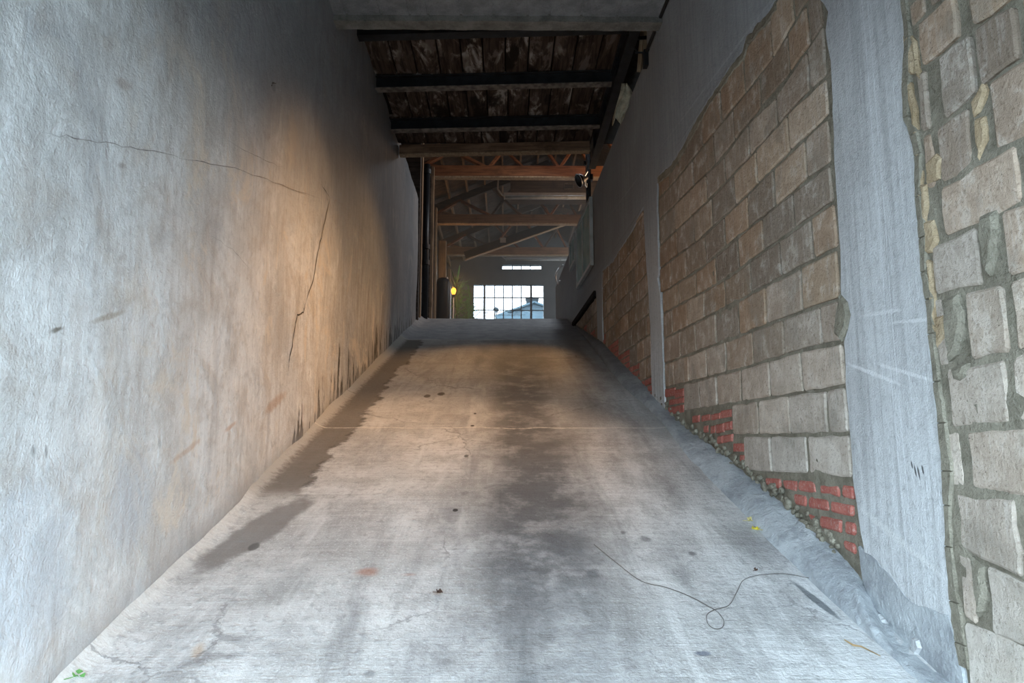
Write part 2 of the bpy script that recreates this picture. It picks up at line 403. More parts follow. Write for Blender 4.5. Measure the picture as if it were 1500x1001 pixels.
def mat_plank():
    t = NT('deck_plank', .85, .2); P = t.pos()
    oi = t.n.new('ShaderNodeObjectInfo'); rnd = t.mul(oi.outputs['Random'], 40)
    x, y, z = t.xyz(); Q = t.vec(t.add(x, rnd), y, z)
    g = t.noise(1, t.sv(30, 2.2, 1, v=Q), 5, .65, .6); n2 = t.noise(6, t.sv(1, .32, 1, v=Q), 6, .7, .5); n3 = t.noise(3.0, t.sv(1, .35, 1, v=Q), 4, .6)
    col = t.mix(t.rng(g, .35, .65), (.030, .020, .016), (.085, .060, .048))
    col = t.mix(t.rng(n2, .49, .58, 0, .7), col, (.17, .14, .12))
    col = t.mix(t.mul(t.rng(n2, .55, .63), t.rng(n3, .40, .52)), col, (.36, .33, .30))
    col = t.mix(t.rng(n3, .54, .62, 0, .9), col, (.012, .009, .007))
    return t.done(col, t.bump(g, .006, .7))
def mat_wood(name, a, b, sx=30, sy=2, sz=30):
    t = NT(name, .75, .3); P = t.pos(); g = t.noise(1, t.sv(sx, sy, sz), 5, .65, .4); n2 = t.noise(3, P, 5, .6)
    col = t.mix(t.rng(g, .35, .65), a, b); col = t.mix(t.rng(n2, .5, .75, 0, .6), col, [v*.35 for v in a])
    return t.done(col, t.bump(g, .003, .5))
M = {}
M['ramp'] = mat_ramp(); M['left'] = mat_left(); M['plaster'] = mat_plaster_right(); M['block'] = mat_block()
M['mortar'] = mat_mortar('grey_mortar', (.19, .17, .13), (.31, .28, .22)); M['sand'] = mat_mortar('sandy_mortar', (.34, .25, .15), (.50, .39, .26))
M['brick'] = mat_brick(); M['curb'] = mat_curb(); M['plank'] = mat_plank()
M['concrete'] = mat_mortar('ceiling_concrete', (.20, .205, .215), (.31, .315, .325))
M['lip'] = mat_mortar('rough_concrete', (.15, .14, .125), (.27, .255, .23))
M['steel'] = simple('black_steel', (.018, .020, .024), .5, .3, .4, 9, .003)
M['flange'] = simple('rusty_flange', (.16, .14, .125), .7, .1, .5, 14, .004)
M['orange_wood'] = mat_wood('fir_beam', (.15, .055, .022), (.30, .12, .05), 2, 30, 30)
M['pale_wood'] = mat_wood('pale_wood', (.24, .17, .11), (.42, .31, .20), 30, 30, 2)
M['chord'] = mat_wood('truss_wood', (.13, .075, .045), (.26, .16, .10), 2, 30, 30)
M['dark_wood'] = mat_wood('dark_boards', (.045, .035, .030), (.11, .085, .07), 2, 25, 25)
M['post_wood'] = mat_wood('post_wood', (.17, .11, .07), (.32, .22, .14), 30, 30, 2)
M['white_frame'] = simple('grey_paint_frame', (.45, .48, .47), .6, 0, .15, 8, .001)
M['dull_black'] = simple('dull_black_boards', (.02, .017, .015), 1.0, 0, .3, 8, .002, spec=.05)  # near-black without shine, for deck backing and bay recess edge
M['metal'] = simple('bright_metal', (.62, .64, .66), .35, .7, .1, 8, .001)
M['black'] = simple('black_vinyl', (.012, .014, .018), .45, 0, .3, 6, .003)
M['hallwall'] = simple('hall_wall_paint', (.14, .155, .165), .85, 0, .12, 3, .002)
M['hallfloor'] = simple('hall_floor', (.25, .25, .26), .6, 0, .2, 3, .001)
M['dark_metal'] = simple('window_steel', (.055, .055, .06), .6, .2, .2, 8, .001)
# ---------------------------------------------------------------- structure: floor
def grid_obj(name, fn, us, vs, mat, parent=None, smooth=True):
    V = [fn(u, v) for v in vs for u in us]; n = len(us)
    Fc = [(j*n+i, j*n+i+1, (j+1)*n+i+1, (j+1)*n+i) for j in range(len(vs)-1) for i in range(n-1)]
    me = bpy.data.meshes.new(name); me.from_pydata([tuple(v) for v in V], [], Fc); me.update()
    return mesh_obj(name, me, mat, parent, smooth)
def lin(a, b, n): return [a + (b-a)*i/n for i in range(n+1)]
def ramp_pt(x, y):
    e = .006*mnoise.noise(Vector((x*2, y*1.5, 0))) + .003*mnoise.noise(Vector((x*7, y*6, 4)))
    cove = min(1.6, max(0, (XL + .10 - x)/.10))**2*.035          # cement fillet against the left wall
    return Vector((x, y, ramp_z(y) + e + cove))
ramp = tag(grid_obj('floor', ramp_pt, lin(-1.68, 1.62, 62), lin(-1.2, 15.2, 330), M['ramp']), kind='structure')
tag(MB().box((XL-.6, 15.1, ZF-.25), (9, 24.4, ZF+.002)).box((1.75, 6.16, ZF-.25), (9, 15.1, ZF+.002)).build('floor_upper', M['hallfloor']), kind='structure')
tag(MB().box((-30, -30, -.2), (30, -1.15, -.005)).build('floor_street', simple('asphalt', (.12, .12, .12), .9, 0, .15, 4, .002)), kind='structure')
# ---------------------------------------------------------------- structure: left wall
ZCEIL = 3.79 + CZ; ZB = 4.15 + CZ; ZDECK = ZB + .16
def left_pt(y, z):
    d = .022*mnoise.noise(Vector((y*.9, z*.9, 1))) + .008*mnoise.noise(Vector((y*3.3, z*3, 5))) + .003*mnoise.noise(Vector((y*11, z*9, 9)))
    return Vector((-1.455 - .0065*y + d - .008, y, z))
YLE = 12.36
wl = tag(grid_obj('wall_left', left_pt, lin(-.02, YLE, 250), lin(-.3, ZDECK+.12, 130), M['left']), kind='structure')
MB().box((XL-.30, -.02, -.3), (XL-.10, YLE, ZDECK+.12)).box((XL-.11, YLE-.01, 3.0), (XL-.045, YLE+.0, ZDECK+.12)).build('wall_core', M['left'], wl)
def strip(name, pts, wds, mat, parent, off=.002):        # thin crack following the left wall
    V = []; Fc = []
    for i, (s, z) in enumerate(pts):
        a = pts[max(i-1, 0)]; b = pts[min(i+1, len(pts)-1)]
        d = Vector((b[0]-a[0], b[1]-a[1])).normalized(); n = Vector((-d.y, d.x))*wds[i]
        for sg in (-1, 1):
            p = left_pt(s + n.x*sg, z + n.y*sg); V.append(p + Vector((off, 0, 0)))
        if i: Fc.append((2*i-2, 2*i-1, 2*i+1, 2*i))
    return pydata(name, V, Fc, mat, parent)
M['crack'] = simple('crack_dark', (.05, .045, .04), .95, 0, .2, 20, 0)  # dark colour of the crack lines
M['crackpale'] = simple('old_line', (.27, .25, .235), .95, 0, .3, 30, 0)
def crack(pxs, wmax, mat, seed, sub=6, jit=.006):
    wmax = wmax*(1.25 if mat is M['crack'] else .55)
    r = random.Random(seed); P = [on_left(*p) for p in pxs]; out = []
    for a, b in zip(P, P[1:]):
        for k in range(sub):
            f = k/sub; out.append((a[0]+(b[0]-a[0])*f + r.uniform(-jit, jit), a[1]+(b[1]-a[1])*f + r.uniform(-jit, jit)))
    out.append(P[-1]); n = len(out)
    strip('crack', out, [wmax*r.uniform(.35, 1)*min(1, (i+.5)/4, (n-i-.5)/4) for i in range(n)], mat, wl)
crack([(483, 290), (476, 325), (468, 370), (462, 410), (450, 445)], .007, M['crack'], 1)
crack([(450, 445), (447, 458), (438, 462), (434, 480), (427, 520), (424, 545)], .006, M['crack'], 2)
crack([(60, 195), (130, 205), (200, 217), (262, 231)], .004, M['crackpale'], 3)
crack([(262, 231), (330, 243), (400, 266), (470, 291)], .006, M['crackpale'], 4)
crack([(483, 290), (500, 298), (515, 315)], .004, M['crackpale'], 5)
crack([(470, 270), (483, 290)], .005, M['crack'], 6)
crack([(330, 205), (380, 232), (420, 248)], .004, M['crackpale'], 8)
crack([(395, 130), (397, 122), (404, 121)], .005, M['crack'], 9, 4, .006)
crack([(312, 345), (345, 370), (368, 400)], .003, M['crackpale'], 10)
# ---------------------------------------------------------------- structure: right wall
SE = on_right(815, 430)[0]                  # far end of the wall
ZTOP = 3.78 + CZ; ZTE = 3.45 + CZ
def ztop(s): return ZTOP - (ZTOP-ZTE)*max(0, s-6.2)/(SE-6.2)
def mort_pt(s, z):
    d = .006*mnoise.noise(Vector((s*2.2, z*2.2, 3))) + .006*mnoise.noise(Vector((s*8, z*8, 7))) + .005*mnoise.noise(Vector((s*22, z*22, 2)))
    z = z if z < 3.6 else 3.6 + (z-3.6)*(ztop(s)-.02-3.6)/(ZTOP-.02-3.6)
    return RW(s, z, d + (.002 if s > 2.9 else .004))
wr = tag(grid_obj('wall_right', mort_pt, lin(-.02, 2, 14) + lin(2.03, 7.2, 200) + lin(7.25, SE-.02, 90), lin(-.3, ZTOP-.02, 200), M['mortar']), kind='structure')
V = [RW(-.02, -.3, -.03), RW(SE, -.3, -.03), RW(SE, ZTE-.01, -.03), RW(6.2, ZTOP-.01, -.03), RW(-.02, ZTOP-.01, -.03)]
V += [v + Vector((.22, 0, 0)) for v in V]
pydata('wall_core', V, [(0, 1, 2, 3, 4), (9, 8, 7, 6, 5)] + [(i, (i+1) % 5, (i+1) % 5+5, i+5) for i in range(5)], M['mortar'], wr)

def jag(poly, step=.05, amp=.010, seed=0, keep=()):
    r = random.Random(seed); out = []
    n = len(poly)
    for i in range(n):
        a, b = Vector(poly[i]), Vector(poly[(i+1) % n]); L = (b-a).length; k = max(1, int(L/step)) if i not in keep else 1
        nr = Vector((-(b-a).y, (b-a).x)); nr = nr.normalized() if nr.length > 0 else nr
        for j in range(k):
            p = a + (b-a)*j/k
            if j: p = p + nr*r.uniform(-amp, amp)
            out.append(p)
    return out
def slab(name, poly, depth, mat, parent, base=-.01, bevel=.006, color=None, P=RW, warp=.006):
    """irregular plate lying on a wall: outline in wall coordinates, thickness outwards"""
    n = len(poly); area = sum(poly[i][0]*poly[(i+1) % n][1] - poly[(i+1) % n][0]*poly[i][1] for i in range(n))
    if area < 0: poly = poly[::-1]
    poly = [Vector(p) for p in poly]; ins = []
    for i in range(n):
        a, b, c = poly[i-1], poly[i], poly[(i+1) % n]
        d1, d2 = (b-a), (c-b)
        n1 = Vector((-d1.y, d1.x)).normalized() if d1.length > 1e-6 else Vector((0, 0))
        n2 = Vector((-d2.y, d2.x)).normalized() if d2.length > 1e-6 else Vector((0, 0))
        m = n1+n2; m = m.normalized() if m.length > .3 else n1
        ins.append(b + m*bevel)
    f = lambda p: warp*mnoise.noise(Vector((p[0]*1.7, p[1]*1.7, 11)))
    V = [P(p[0], p[1], base) for p in poly] + [P(p[0], p[1], depth*.55+f(p)) for p in poly] + [P(p[0], p[1], depth+f(p)) for p in ins]
    Fc = []
    for i in range(n):
        j = (i+1) % n
        Fc += [(i, j, n+j, n+i), (n+i, n+j, 2*n+j, 2*n+i)]
    for tri in tessellate_polygon([[Vector((p[0], p[1], 0)) for p in ins]]): Fc.append(tuple(2*n+k for k in tri))
    return pydata(name, V, Fc, mat, parent, color=color)
rp = lambda L: [on_right(*p) for p in L]
# plaster field over the bays, with the two slim pillars, as one skin
top_join = on_right(1203, -90)
border1 = [(1141, 0), (1127, 22), (1110, 38), (1106, 48), (1098, 52), (1092, 76), (1078, 92), (1060, 120), (1045, 142), (1030, 165), (1016, 190), (1003, 215), (985, 242), (966, 260)]
P1 = [top_join] + rp(border1) + rp([(965, 300), (968, 400), (966, 408), (970, 430), (973, 500), (977, 603)]) + rp([(958, 580), (955, 480), (950, 400), (945, 303)]) \
   + rp([(936, 322), (925, 345), (912, 363), (900, 383), (893, 390), (884, 398)]) + rp([(884, 450), (885, 502)]) + rp([(877, 497), (875, 429)]) \
   + rp([(860, 448), (848, 465), (842, 476)])
P1 += [(13.2, SL*12.9-.03), (SE, ZF-.05), (SE, ZTE), (6.2, ZTOP), (5.95, ZTOP), (5.95, ZCEIL), (top_join[0]-.05, ZCEIL)]
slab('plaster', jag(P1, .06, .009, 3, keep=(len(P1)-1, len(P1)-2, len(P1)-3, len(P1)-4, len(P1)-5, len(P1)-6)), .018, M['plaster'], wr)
colA_l = [(1205, 0), (1217, 18), (1213, 45), (1220, 90), (1222, 130), (1226, 200), (1228, 260), (1232, 330), (1236, 400), (1237, 434), (1247, 444), (1251, 462), (1247, 482), (1241, 500), (1243, 560), (1250, 640), (1256, 720), (1265, 780),
          (1272, 822), (1277, 835), (1288, 858), (1299, 881), (1312, 899), (1332, 919), (1344, 932), (1368, 944), (1384, 951), (1389, 939), (1395, 959), (1412, 976)]
colA_r = [(1405, 940), (1397, 880), (1390, 800), (1388, 740), (1385, 690), (1380, 620), (1374, 560), (1366, 490), (1362, 440), (1355, 400), (1352, 350), (1346, 290), (1345, 230), (1338, 200), (1328, 175), (1326, 120), (1330, 60), (1324, 0)]
PA = [(top_join[0]+.05, ZCEIL), top_join] + rp(colA_l) + rp(colA_r) + [(on_right(1318, -150)[0], ZCEIL)]
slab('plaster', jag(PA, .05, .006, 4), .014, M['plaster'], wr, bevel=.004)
# mortar pressed against the plaster edges
er = rp(colA_r[::-1] + [(1412, 976)]) ; er2 = [(p[0]-R.uniform(.03, .06), p[1]) for p in er]
for i in range(len(er)-1): slab('mortar_smear', jag([er[i], er[i+1], er2[i+1], er2[i]], .03, .004, 300+i), .019, M['mortar'], wr, bevel=.004)
# render coat behind the broken foot of the wide pillar
PF = rp([(1262, 800), (1268, 850), (1281, 885), (1300, 905), (1330, 945), (1372, 985), (1400, 1010), (1420, 1010), (1412, 960), (1396, 900), (1340, 880), (1290, 820)])
slab('render_coat', jag(PF, .04, .006, 5), .016, M['curb'], wr)
for q in ([(1346, 934), (1344, 958), (1350, 962), (1357, 950), (1353, 938)], [(1283, 893), (1291, 900), (1289, 908), (1281, 902)], [(1294, 900), (1303, 908), (1303, 914), (1296, 908)]):
    slab('plaster_chip', rp(q), .030, M['plaster'], wr)
# blocks --------------------------------------------------------
def clip(poly, a, b):                        # keep the side left of a->b
    out = []; side = lambda p: (b[0]-a[0])*(p[1]-a[1]) - (b[1]-a[1])*(p[0]-a[0])
    for i in range(len(poly)):
        p, q = poly[i], poly[(i+1) % len(poly)]; sp, sq = side(p), side(q)
        if sp >= 0: out.append(p)
        if (sp >= 0) != (sq >= 0):
            f = sp/(sp-sq); out.append((p[0]+(q[0]-p[0])*f, p[1]+(q[1]-p[1])*f))
    return out
def parea(p): return abs(sum(p[i][0]*p[(i+1) % len(p)][1] - p[(i+1) % len(p)][0]*p[i][1] for i in range(len(p))))/2
NB = [0]
def block(name, poly, depth, mat, color=None, amp=.005, step=.07, rnd=True):
    if len(poly) < 3 or parea(poly) < .0012: return
    NB[0] += 1; r = random.Random(NB[0]*13)
    if rnd:                                  # knock the corners off
        q = []
        n = len(poly)
        for i in range(n):
            p = Vector(poly[i]); a = Vector(poly[i-1]); b = Vector(poly[(i+1) % n]); c = min(.010, .2*(a-p).length, .2*(b-p).length)*r.uniform(.5, 1.3)
            q.append(tuple(p + (a-p).normalized()*c if (a-p).length > 0 else p)); q.append(tuple(p + (b-p).normalized()*c if (b-p).length > 0 else p))
        poly = q
    poly = jag(poly, step, amp, NB[0])
    slab(name, poly, depth*r.uniform(.75, 1.35), mat, wr, bevel=.009, color=color, warp=.012)
def line_fn(pts):                            # wall-plane polyline z(s) from pixel points
    P = sorted(rp(pts))
    def f(s):
        if s <= P[0][0]: a, b = P[0], P[1]
        elif s >= P[-1][0]: a, b = P[-2], P[-1]
        else:
            for a, b in zip(P, P[1:]):
                if a[0] <= s <= b[0]: break
        return a[1] + (b[1]-a[1])*(s-a[0])/(b[0]-a[0])
    return f
def sjoint(x, f, g):                         # s of a vertical joint seen at pixel x between two bed joints
    s = on_right(x, 500)[0]
    for _ in range(6):
        z = (f(s)+g(s))/2; lo, hi = -400.0, 1400.0
        for _ in range(30):
            m = (lo+hi)/2
            if on_right(x, m)[1] > z: lo = m
            else: hi = m
        s = on_right(x, lo)[0]
    return s
def tan(k=None, lo=0):
    base = [(.42, .30, .21), (.46, .325, .225), (.37, .28, .205), (.50, .375, .27), (.34, .27, .21), (.42, .325, .25)]
    b = R.choice(base); g = R.uniform(.82, 1.06)
    pale = (.70, .635, .56)
    return tuple(min(.9, (b[i]*(1-lo)+pale[i]*lo)*g) for i in range(3))
def row(top, bot, xs, pale=0, cut=None, gap=.0105, depth=.011, gaps=None, amp=.005):
    f, g = line_fn(top), line_fn(bot)
    for x0, x1 in xs:
        s0, s1 = sjoint(x1, f, g), sjoint(x0, f, g)      # larger pixel x = nearer = smaller s
        gs = gap; gz = gap*.9
        if s1-s0 < .06: gs = gap*.6
        poly = [(s0+gs, g(s0)+gz), (s1-gs, g(s1)+gz), (s1-gs, f(s1)-gz), (s0+gs, f(s0)-gz)]
        if poly[0][1] >= poly[3][1]: continue
        for c in (cut or []): poly = clip(poly, *c) if len(poly) > 2 else poly
        if len(poly) > 2: block('block', poly, depth, M['block'], tan(lo=min(1, max(0, pale+R.uniform(-.15, .15)))), amp=amp)
def pairs(L): return list(zip(L, L[1:]))
J = [
 [(966, 262), (1003, 205), (1060, 122), (1092, 74), (1141, 0), (1200, -90)],
 [(966, 292), (988, 267), (1017, 233), (1062, 177), (1096, 134), (1117, 108), (1132, 91), (1165, 34), (1205, -25)],
 [(966, 324), (1014, 276), (1062, 230), (1082, 201), (1117, 158), (1139, 141), (1156, 113), (1185, 72), (1210, 34)],
 [(968, 360), (1033, 300), (1099, 232), (1110, 220), (1138, 190), (1168, 151), (1212, 113)],
 [(968, 394), (996, 372), (1022, 355), (1049, 329), (1078, 303), (1110, 273), (1151, 230), (1206, 180), (1222, 165)],
 [(970, 430), (1033, 390), (1059, 366), (1086, 345), (1110, 326), (1140, 303), (1183, 264), (1226, 235)],
 [(972, 460), (1049, 418), (1100, 383), (1157, 342), (1196, 315), (1232, 290)],
 [(974, 496), (1050, 458), (1110, 426), (1196, 380), (1236, 360)],
 [(976, 533), (1057, 502), (1110, 482), (1182, 455), (1238, 436)],
 [(977, 568), (1035, 554), (1102, 536), (1196, 508), (1243, 500)],
 [(980, 607), (1004, 603), (1087, 590), (1160, 578), (1196, 574), (1248, 564)],
 [(1000, 640), (1076, 638), (1160, 638), (1252, 635)],
 [(1060, 690), (1100, 692), (1181, 696), (1258, 703)]]
bl = [on_right(1203, -90)] + rp(border1)
capA = (on_right(1141, 0), on_right(966, 262))          # keep below the sloping border
cut1 = [(capA[1], capA[0])]
XS = [
 [966, 981, 1004, 1031, 1059, 1092, 1132, 1165, 1203],
 [967, 996, 1017, 1048, 1077, 1116, 1158, 1187, 1207],
 [968, 990, 1013, 1037, 1064, 1100, 1141, 1187, 1212],
 [968, 994, 1019, 1045, 1078, 1112, 1158, 1216],
 [969, 984, 1007, 1035, 1064, 1098, 1137, 1183, 1219],
 [972, 995, 1021, 1050, 1083, 1121, 1166, 1222],
 [973, 986, 1008, 1034, 1063, 1102, 1146, 1193, 1228],
 [974, 998, 1021, 1051, 1083, 1125, 1177, 1231],
 [976, 989, 1010, 1037, 1065, 1104, 1152, 1207, 1234],
 [1003, 1026, 1052, 1087, 1130, 1178, 1240],
 [1074, 1113, 1160, 1215, 1245],
 [1093, 1133, 1185, 1250]]
for k, xs in enumerate(XS):
    row(J[k], J[k+1], pairs(xs), pale=max(0, (k-6.5)*.16) + (.1 if k in (2, 3) else 0), cut=cut1 if k < 3 else None)  # lower rows paler: whitish paint, partly daylight put into the colour
# the extra row at J[8]..: blocks between joint 8 and 9 left of the bricks are covered above; brick quads follow
BRICKS = [(976, 990, 569, 581), (990, 1003, 570, 582), (982, 1003, 584, 592), (980, 1003, 595, 606),
 (1017, 1026, 609, 619), (1029, 1041, 608, 617), (1043, 1056, 606, 615), (1057, 1072, 601, 612),
 (1032, 1038, 624, 634), (1042, 1048, 624, 635), (1051, 1062, 621, 634), (1063, 1073, 618, 630),
 (1053, 1060, 639, 650), (1062, 1074, 637, 648), (1076, 1091, 650, 662), (1086, 1092, 667, 676)]
BRICKS_S = [((1123, 700.5), (1144, 702), (1144, 718), (1124, 710)), ((1148, 704), (1168, 705.5), (1168, 720), (1151, 716)), ((1172, 704), (1196, 706), (1198, 723), (1172, 719)),
 ((1203, 710), (1231, 713), (1233, 729), (1204, 723)), ((1236, 711), (1252, 713), (1253, 732), (1236, 728)),
 ((1165, 724), (1183, 727), (1184, 743), (1167, 739)), ((1187, 728), (1216, 733), (1217, 749), (1187, 744)), ((1220, 734), (1252, 741), (1252, 757), (1220, 750)),
 ((1186, 752), (1199, 758), (1199, 769), (1190, 764)), ((1204, 756), (1235, 762), (1235, 781), (1205, 773)), ((1241, 764), (1255, 767), (1255, 785), (1242, 782)),
 ((1222, 786), (1236, 791), (1236, 797), (1226, 792)), ((1238, 792), (1254, 797), (1256, 813), (1240, 804))]
for (a, b, c, d) in BRICKS:
    sl = -.18*(b-a) if c < 640 else 0
    q = [(a, c - sl*.5), (b, c + sl*.5), (b, d + sl*.5), (a, d - sl*.5)]
    block('brick', rp(q), .011, M['brick'], amp=.002, rnd=False, step=.06)
for q in BRICKS_S: block('brick', rp(q), .012, M['brick'], amp=.002, step=.06)
# near bay
NJ = [[(1330, 10), (1351, -12), (1383, -40), (1500, -150)],
 [(1336, 47), (1351, 28), (1383, 0), (1420, -32), (1500, -85)],
 [(1345, 108), (1385, 78), (1414, 52), (1453, 31), (1500, -2)],
 [(1349, 200), (1395, 176), (1424, 153), (1455, 116), (1500, 88)],
 [(1356, 284), (1388, 270), (1406, 256), (1437, 240), (1481, 212), (1500, 204)],
 [(1360, 362), (1380, 354), (1422, 335), (1466, 309), (1500, 298)],
 [(1370, 437), (1410, 428), (1450, 419), (1476, 411), (1500, 404)],
 [(1378, 540), (1402, 536), (1444, 529), (1480, 522), (1500, 514)],
 [(1385, 631), (1444, 626), (1500, 623)],
 [(1389, 716), (1423, 720), (1470, 724), (1500, 729)],
 [(1395, 800), (1430, 815), (1464, 833), (1500, 849)],
 [(1405, 900), (1427, 915), (1458, 934), (1500, 947)],
 [(1415, 1010), (1500, 1070)]]
NX = [[(1334, 1360), (1363, 1405), (1410, 1500)],
 [(1349, 1408), (1424, 1512)],
 [(1347, 1365), (1382, 1434), (1437, 1500), (1504, 1560)],
 [(1355, 1373), (1376, 1429), (1456, 1540)],
 [(1382, 1500), (1505, 1600)],
 [(1369, 1440), (1473, 1560)],
 [(1375, 1390), (1420, 1480), (1484, 1560)],
 [(1392, 1480), (1486, 1600)],
 [(1387, 1416), (1421, 1550)],
 [(1404, 1500), (1510, 1620)],
 [(1408, 1434), (1452, 1560)],
 [(1418, 1560)]]
for k, xs in enumerate(NX): row(NJ[k], NJ[k+1], xs, pale=(0, 0, .1, .15, .25, .4, .45, .5, .6, .55, .75, .8)[k], gap=.011, depth=.012, amp=.009)
smears = [[(1327, 52), (1335, 45), (1342, 90), (1341, 108), (1334, 111), (1327, 85)], [(1338, 52), (1346, 60), (1350, 100), (1355, 118), (1346, 112)],
 [(1328, 112), (1338, 122), (1345, 150), (1349, 200), (1342, 205), (1336, 160)], [(1343, 210), (1351, 216), (1356, 262), (1352, 292), (1347, 280)],
 [(1352, 270), (1362, 270), (1364, 300), (1360, 326), (1355, 328)], [(1358, 325), (1372, 322), (1378, 352), (1370, 370), (1359, 372)],
 [(1362, 380), (1368, 384), (1374, 440), (1378, 490), (1368, 470)], [(1374, 465), (1386, 462), (1392, 492), (1378, 510)],
 [(1428, 150), (1446, 120), (1452, 132), (1440, 165), (1432, 172)], [(1434, 175), (1448, 170), (1452, 205), (1440, 236), (1434, 210)],
 [(1360, 240), (1376, 225), (1384, 232), (1380, 262), (1362, 270)]]
for i, q in enumerate(smears): slab('mortar_smear', jag(rp(q), .03, .004, 50+i), .018, M['sand'], wr, bevel=.012)
lumps = [[(1442, 318), (1466, 308), (1470, 340), (1464, 380), (1456, 404), (1444, 390), (1440, 350)], [(1236, 430), (1247, 442), (1251, 462), (1247, 482), (1238, 500), (1228, 490), (1231, 455)],
 [(1400, 540), (1424, 532), (1420, 552), (1412, 558), (1403, 555)], [(1386, 440), (1410, 430), (1420, 470), (1408, 520), (1396, 530), (1390, 490)],
 [(1430, 815), (1450, 830), (1452, 880), (1440, 905), (1433, 870)]]
for i, q in enumerate(lumps): slab('mortar_lump', jag(rp(q), .03, .006, 80+i), .026, M['mortar'], wr, bevel=.018)
# far bays, running bond on the same courses
zc = [line_fn(J[k])(on_right(985, 300)[0]) for k in range(13)]
def bay(poly, L, seed, brick_line=None):
    r = random.Random(seed); P = poly; ss = [p[0] for p in P]; zs = [p[1] for p in P]
    n = len(P); ar = sum(P[i][0]*P[(i+1) % n][1] - P[(i+1) % n][0]*P[i][1] for i in range(n))
    if ar < 0: P = P[::-1]
    pitch_z = .203; z = 1.0; k = 0
    while z < max(zs):
        s = min(ss) - r.uniform(0, L) if k % 2 else min(ss) - L*.5*r.uniform(.8, 1.2)
        while s < max(ss):
            l = L*r.uniform(.85, 1.1); q = [(s+.009, z+.009), (s+l-.009, z+.009), (s+l-.009, z+pitch_z-.009), (s+.009, z+pitch_z-.009)]
            cs = s + l/2
            isb = brick_line and z + pitch_z*.6 < brick_line(cs)
            subs = []
            if isb:
                for rr in range(3):
                    z0 = z + rr*pitch_z/3; o = (rr % 2)*.1; a = s - .1 + o
                    while a < s + l:
                        subs.append(('brick', [(max(a, s)+.006, z0+.006), (min(a+.205, s+l)-.006, z0+.006), (min(a+.205, s+l)-.006, z0+.062), (max(a, s)+.006, z0+.062)])); a += .21
            else: subs = [('block', q)]
            for nm, qq in subs:
                if qq[1][0]-qq[0][0] < .03: continue
                for i in range(n):
                    if len(qq) > 2: qq = clip(qq, P[i], P[(i+1) % n])
                if len(qq) > 2 and parea(qq) > .002:
                    if nm == 'brick': block('brick', qq, .010, M['brick'], amp=.002, step=.09, rnd=False)
                    else: block('block', qq, .011, M['block'], tan(), amp=.004, step=.10)
            s += l
        z += pitch_z; k += 1
B2 = rp([(945, 307), (884, 398), (885, 503), (958, 580)])
bay(B2, .36, 5, line_fn([(885, 490), (905, 510), (935, 540), (956, 560)]))
B3 = rp([(874, 431), (843, 475), (877, 497)])
bay(B3, .36, 9, line_fn([(845, 480), (877, 488)]))
a_, b_ = rp([(875, 428)])[0], rp([(842, 476)])[0]
pydata('recess_shade', [RW(a_[0], a_[1]-.06, .0), RW(a_[0], a_[1]+.02, .0), RW(a_[0], a_[1]+.02, .05), RW(a_[0], a_[1]-.06, .05), RW(b_[0], b_[1]-.04, .0), RW(b_[0], b_[1]+.04, .0), RW(b_[0], b_[1]+.04, .05), RW(b_[0], b_[1]-.04, .05)],
       [(0, 1, 2, 3), (4, 5, 6, 7), (0, 1, 5, 4), (1, 2, 6, 5), (2, 3, 7, 6), (3, 0, 4, 7)], M['dull_black'], wr)  # dark bar stands in for shade along the sloping recess edge
# lip of rough mortar along the sloping border of the big bay
bp = rp(border1)
lip = [Vector(p) for p in bp]; low = [Vector((p[0], p[1] - .045 - .02*R.random())) for p in bp]
slab('mortar_smear', jag([tuple(p) for p in lip] + [tuple(p) for p in low[::-1]], .04, .008, 91), .020, M['mortar'], wr)
# curb --------------------------------------------------------
lowp = [(846, 481), (862, 502), (886, 534), (916, 570), (942, 592), (966, 616), (1013, 677), (1050, 713), (1085, 749), (1125, 794), (1165, 830), (1210, 872), (1255, 914), (1300, 958), (1345, 1001), (1400, 1055), (1470, 1120)]
upp = [(842, 476), (862, 489), (882, 502), (910, 532), (942, 562), (958, 580), (1003, 625), (1040, 652), (1076, 680), (1112, 708), (1150, 740), (1190, 776), (1230, 812), (1262, 846), (1300, 912), (1375, 981), (1440, 1040)]
V = []; ns = 5
lo3 = [on_ramp(*p) for p in lowp]; up3 = [on_right(*p) for p in upp]
def lerp(a, b, f): return a + (b-a)*f
rows = []
for i in range(len(lo3)-1):
    for k in range(6):
        f = k/6; rows.append((lo3[i].lerp(lo3[i+1], f), Vector(up3[i]).lerp(Vector(up3[i+1]), f)))
rows.append((lo3[-1], Vector(up3[-1])))
for i, (a, u) in enumerate(rows):
    b = RW(u[0], u[1], .018)
    for k in range(ns+2):
        f = k/ns
        if k <= ns:
            p = a.lerp(b, f) + Vector((-.025*math.sin(math.pi*f), 0, .012*math.sin(math.pi*f)))
            nz = mnoise.noise(Vector((i*.35, k*1.3, 0)))*.012 + mnoise.noise(Vector((i*.9, k*2.3, 5)))*.007
            p += Vector((-nz, 0, nz*(.3+f)))
            if k == 0: p = Vector((a.x, a.y, ramp_z(a.y)-.004))
        else: p = RW(u[0], u[1]+.012, -.02)
        V.append(p)
m = ns+2
Fc = [(i*m+k, i*m+k+1, (i+1)*m+k+1, (i+1)*m+k) for i in range(len(rows)-1) for k in range(m-1)]
pydata('trim_1', V, Fc, M['curb'], None, smooth=True)['kind'] = 'structure'
trim = bpy.data.objects['trim_1']
r2 = random.Random(3)
mb = MB()                                    # crumbled mortar bead on top of the curb
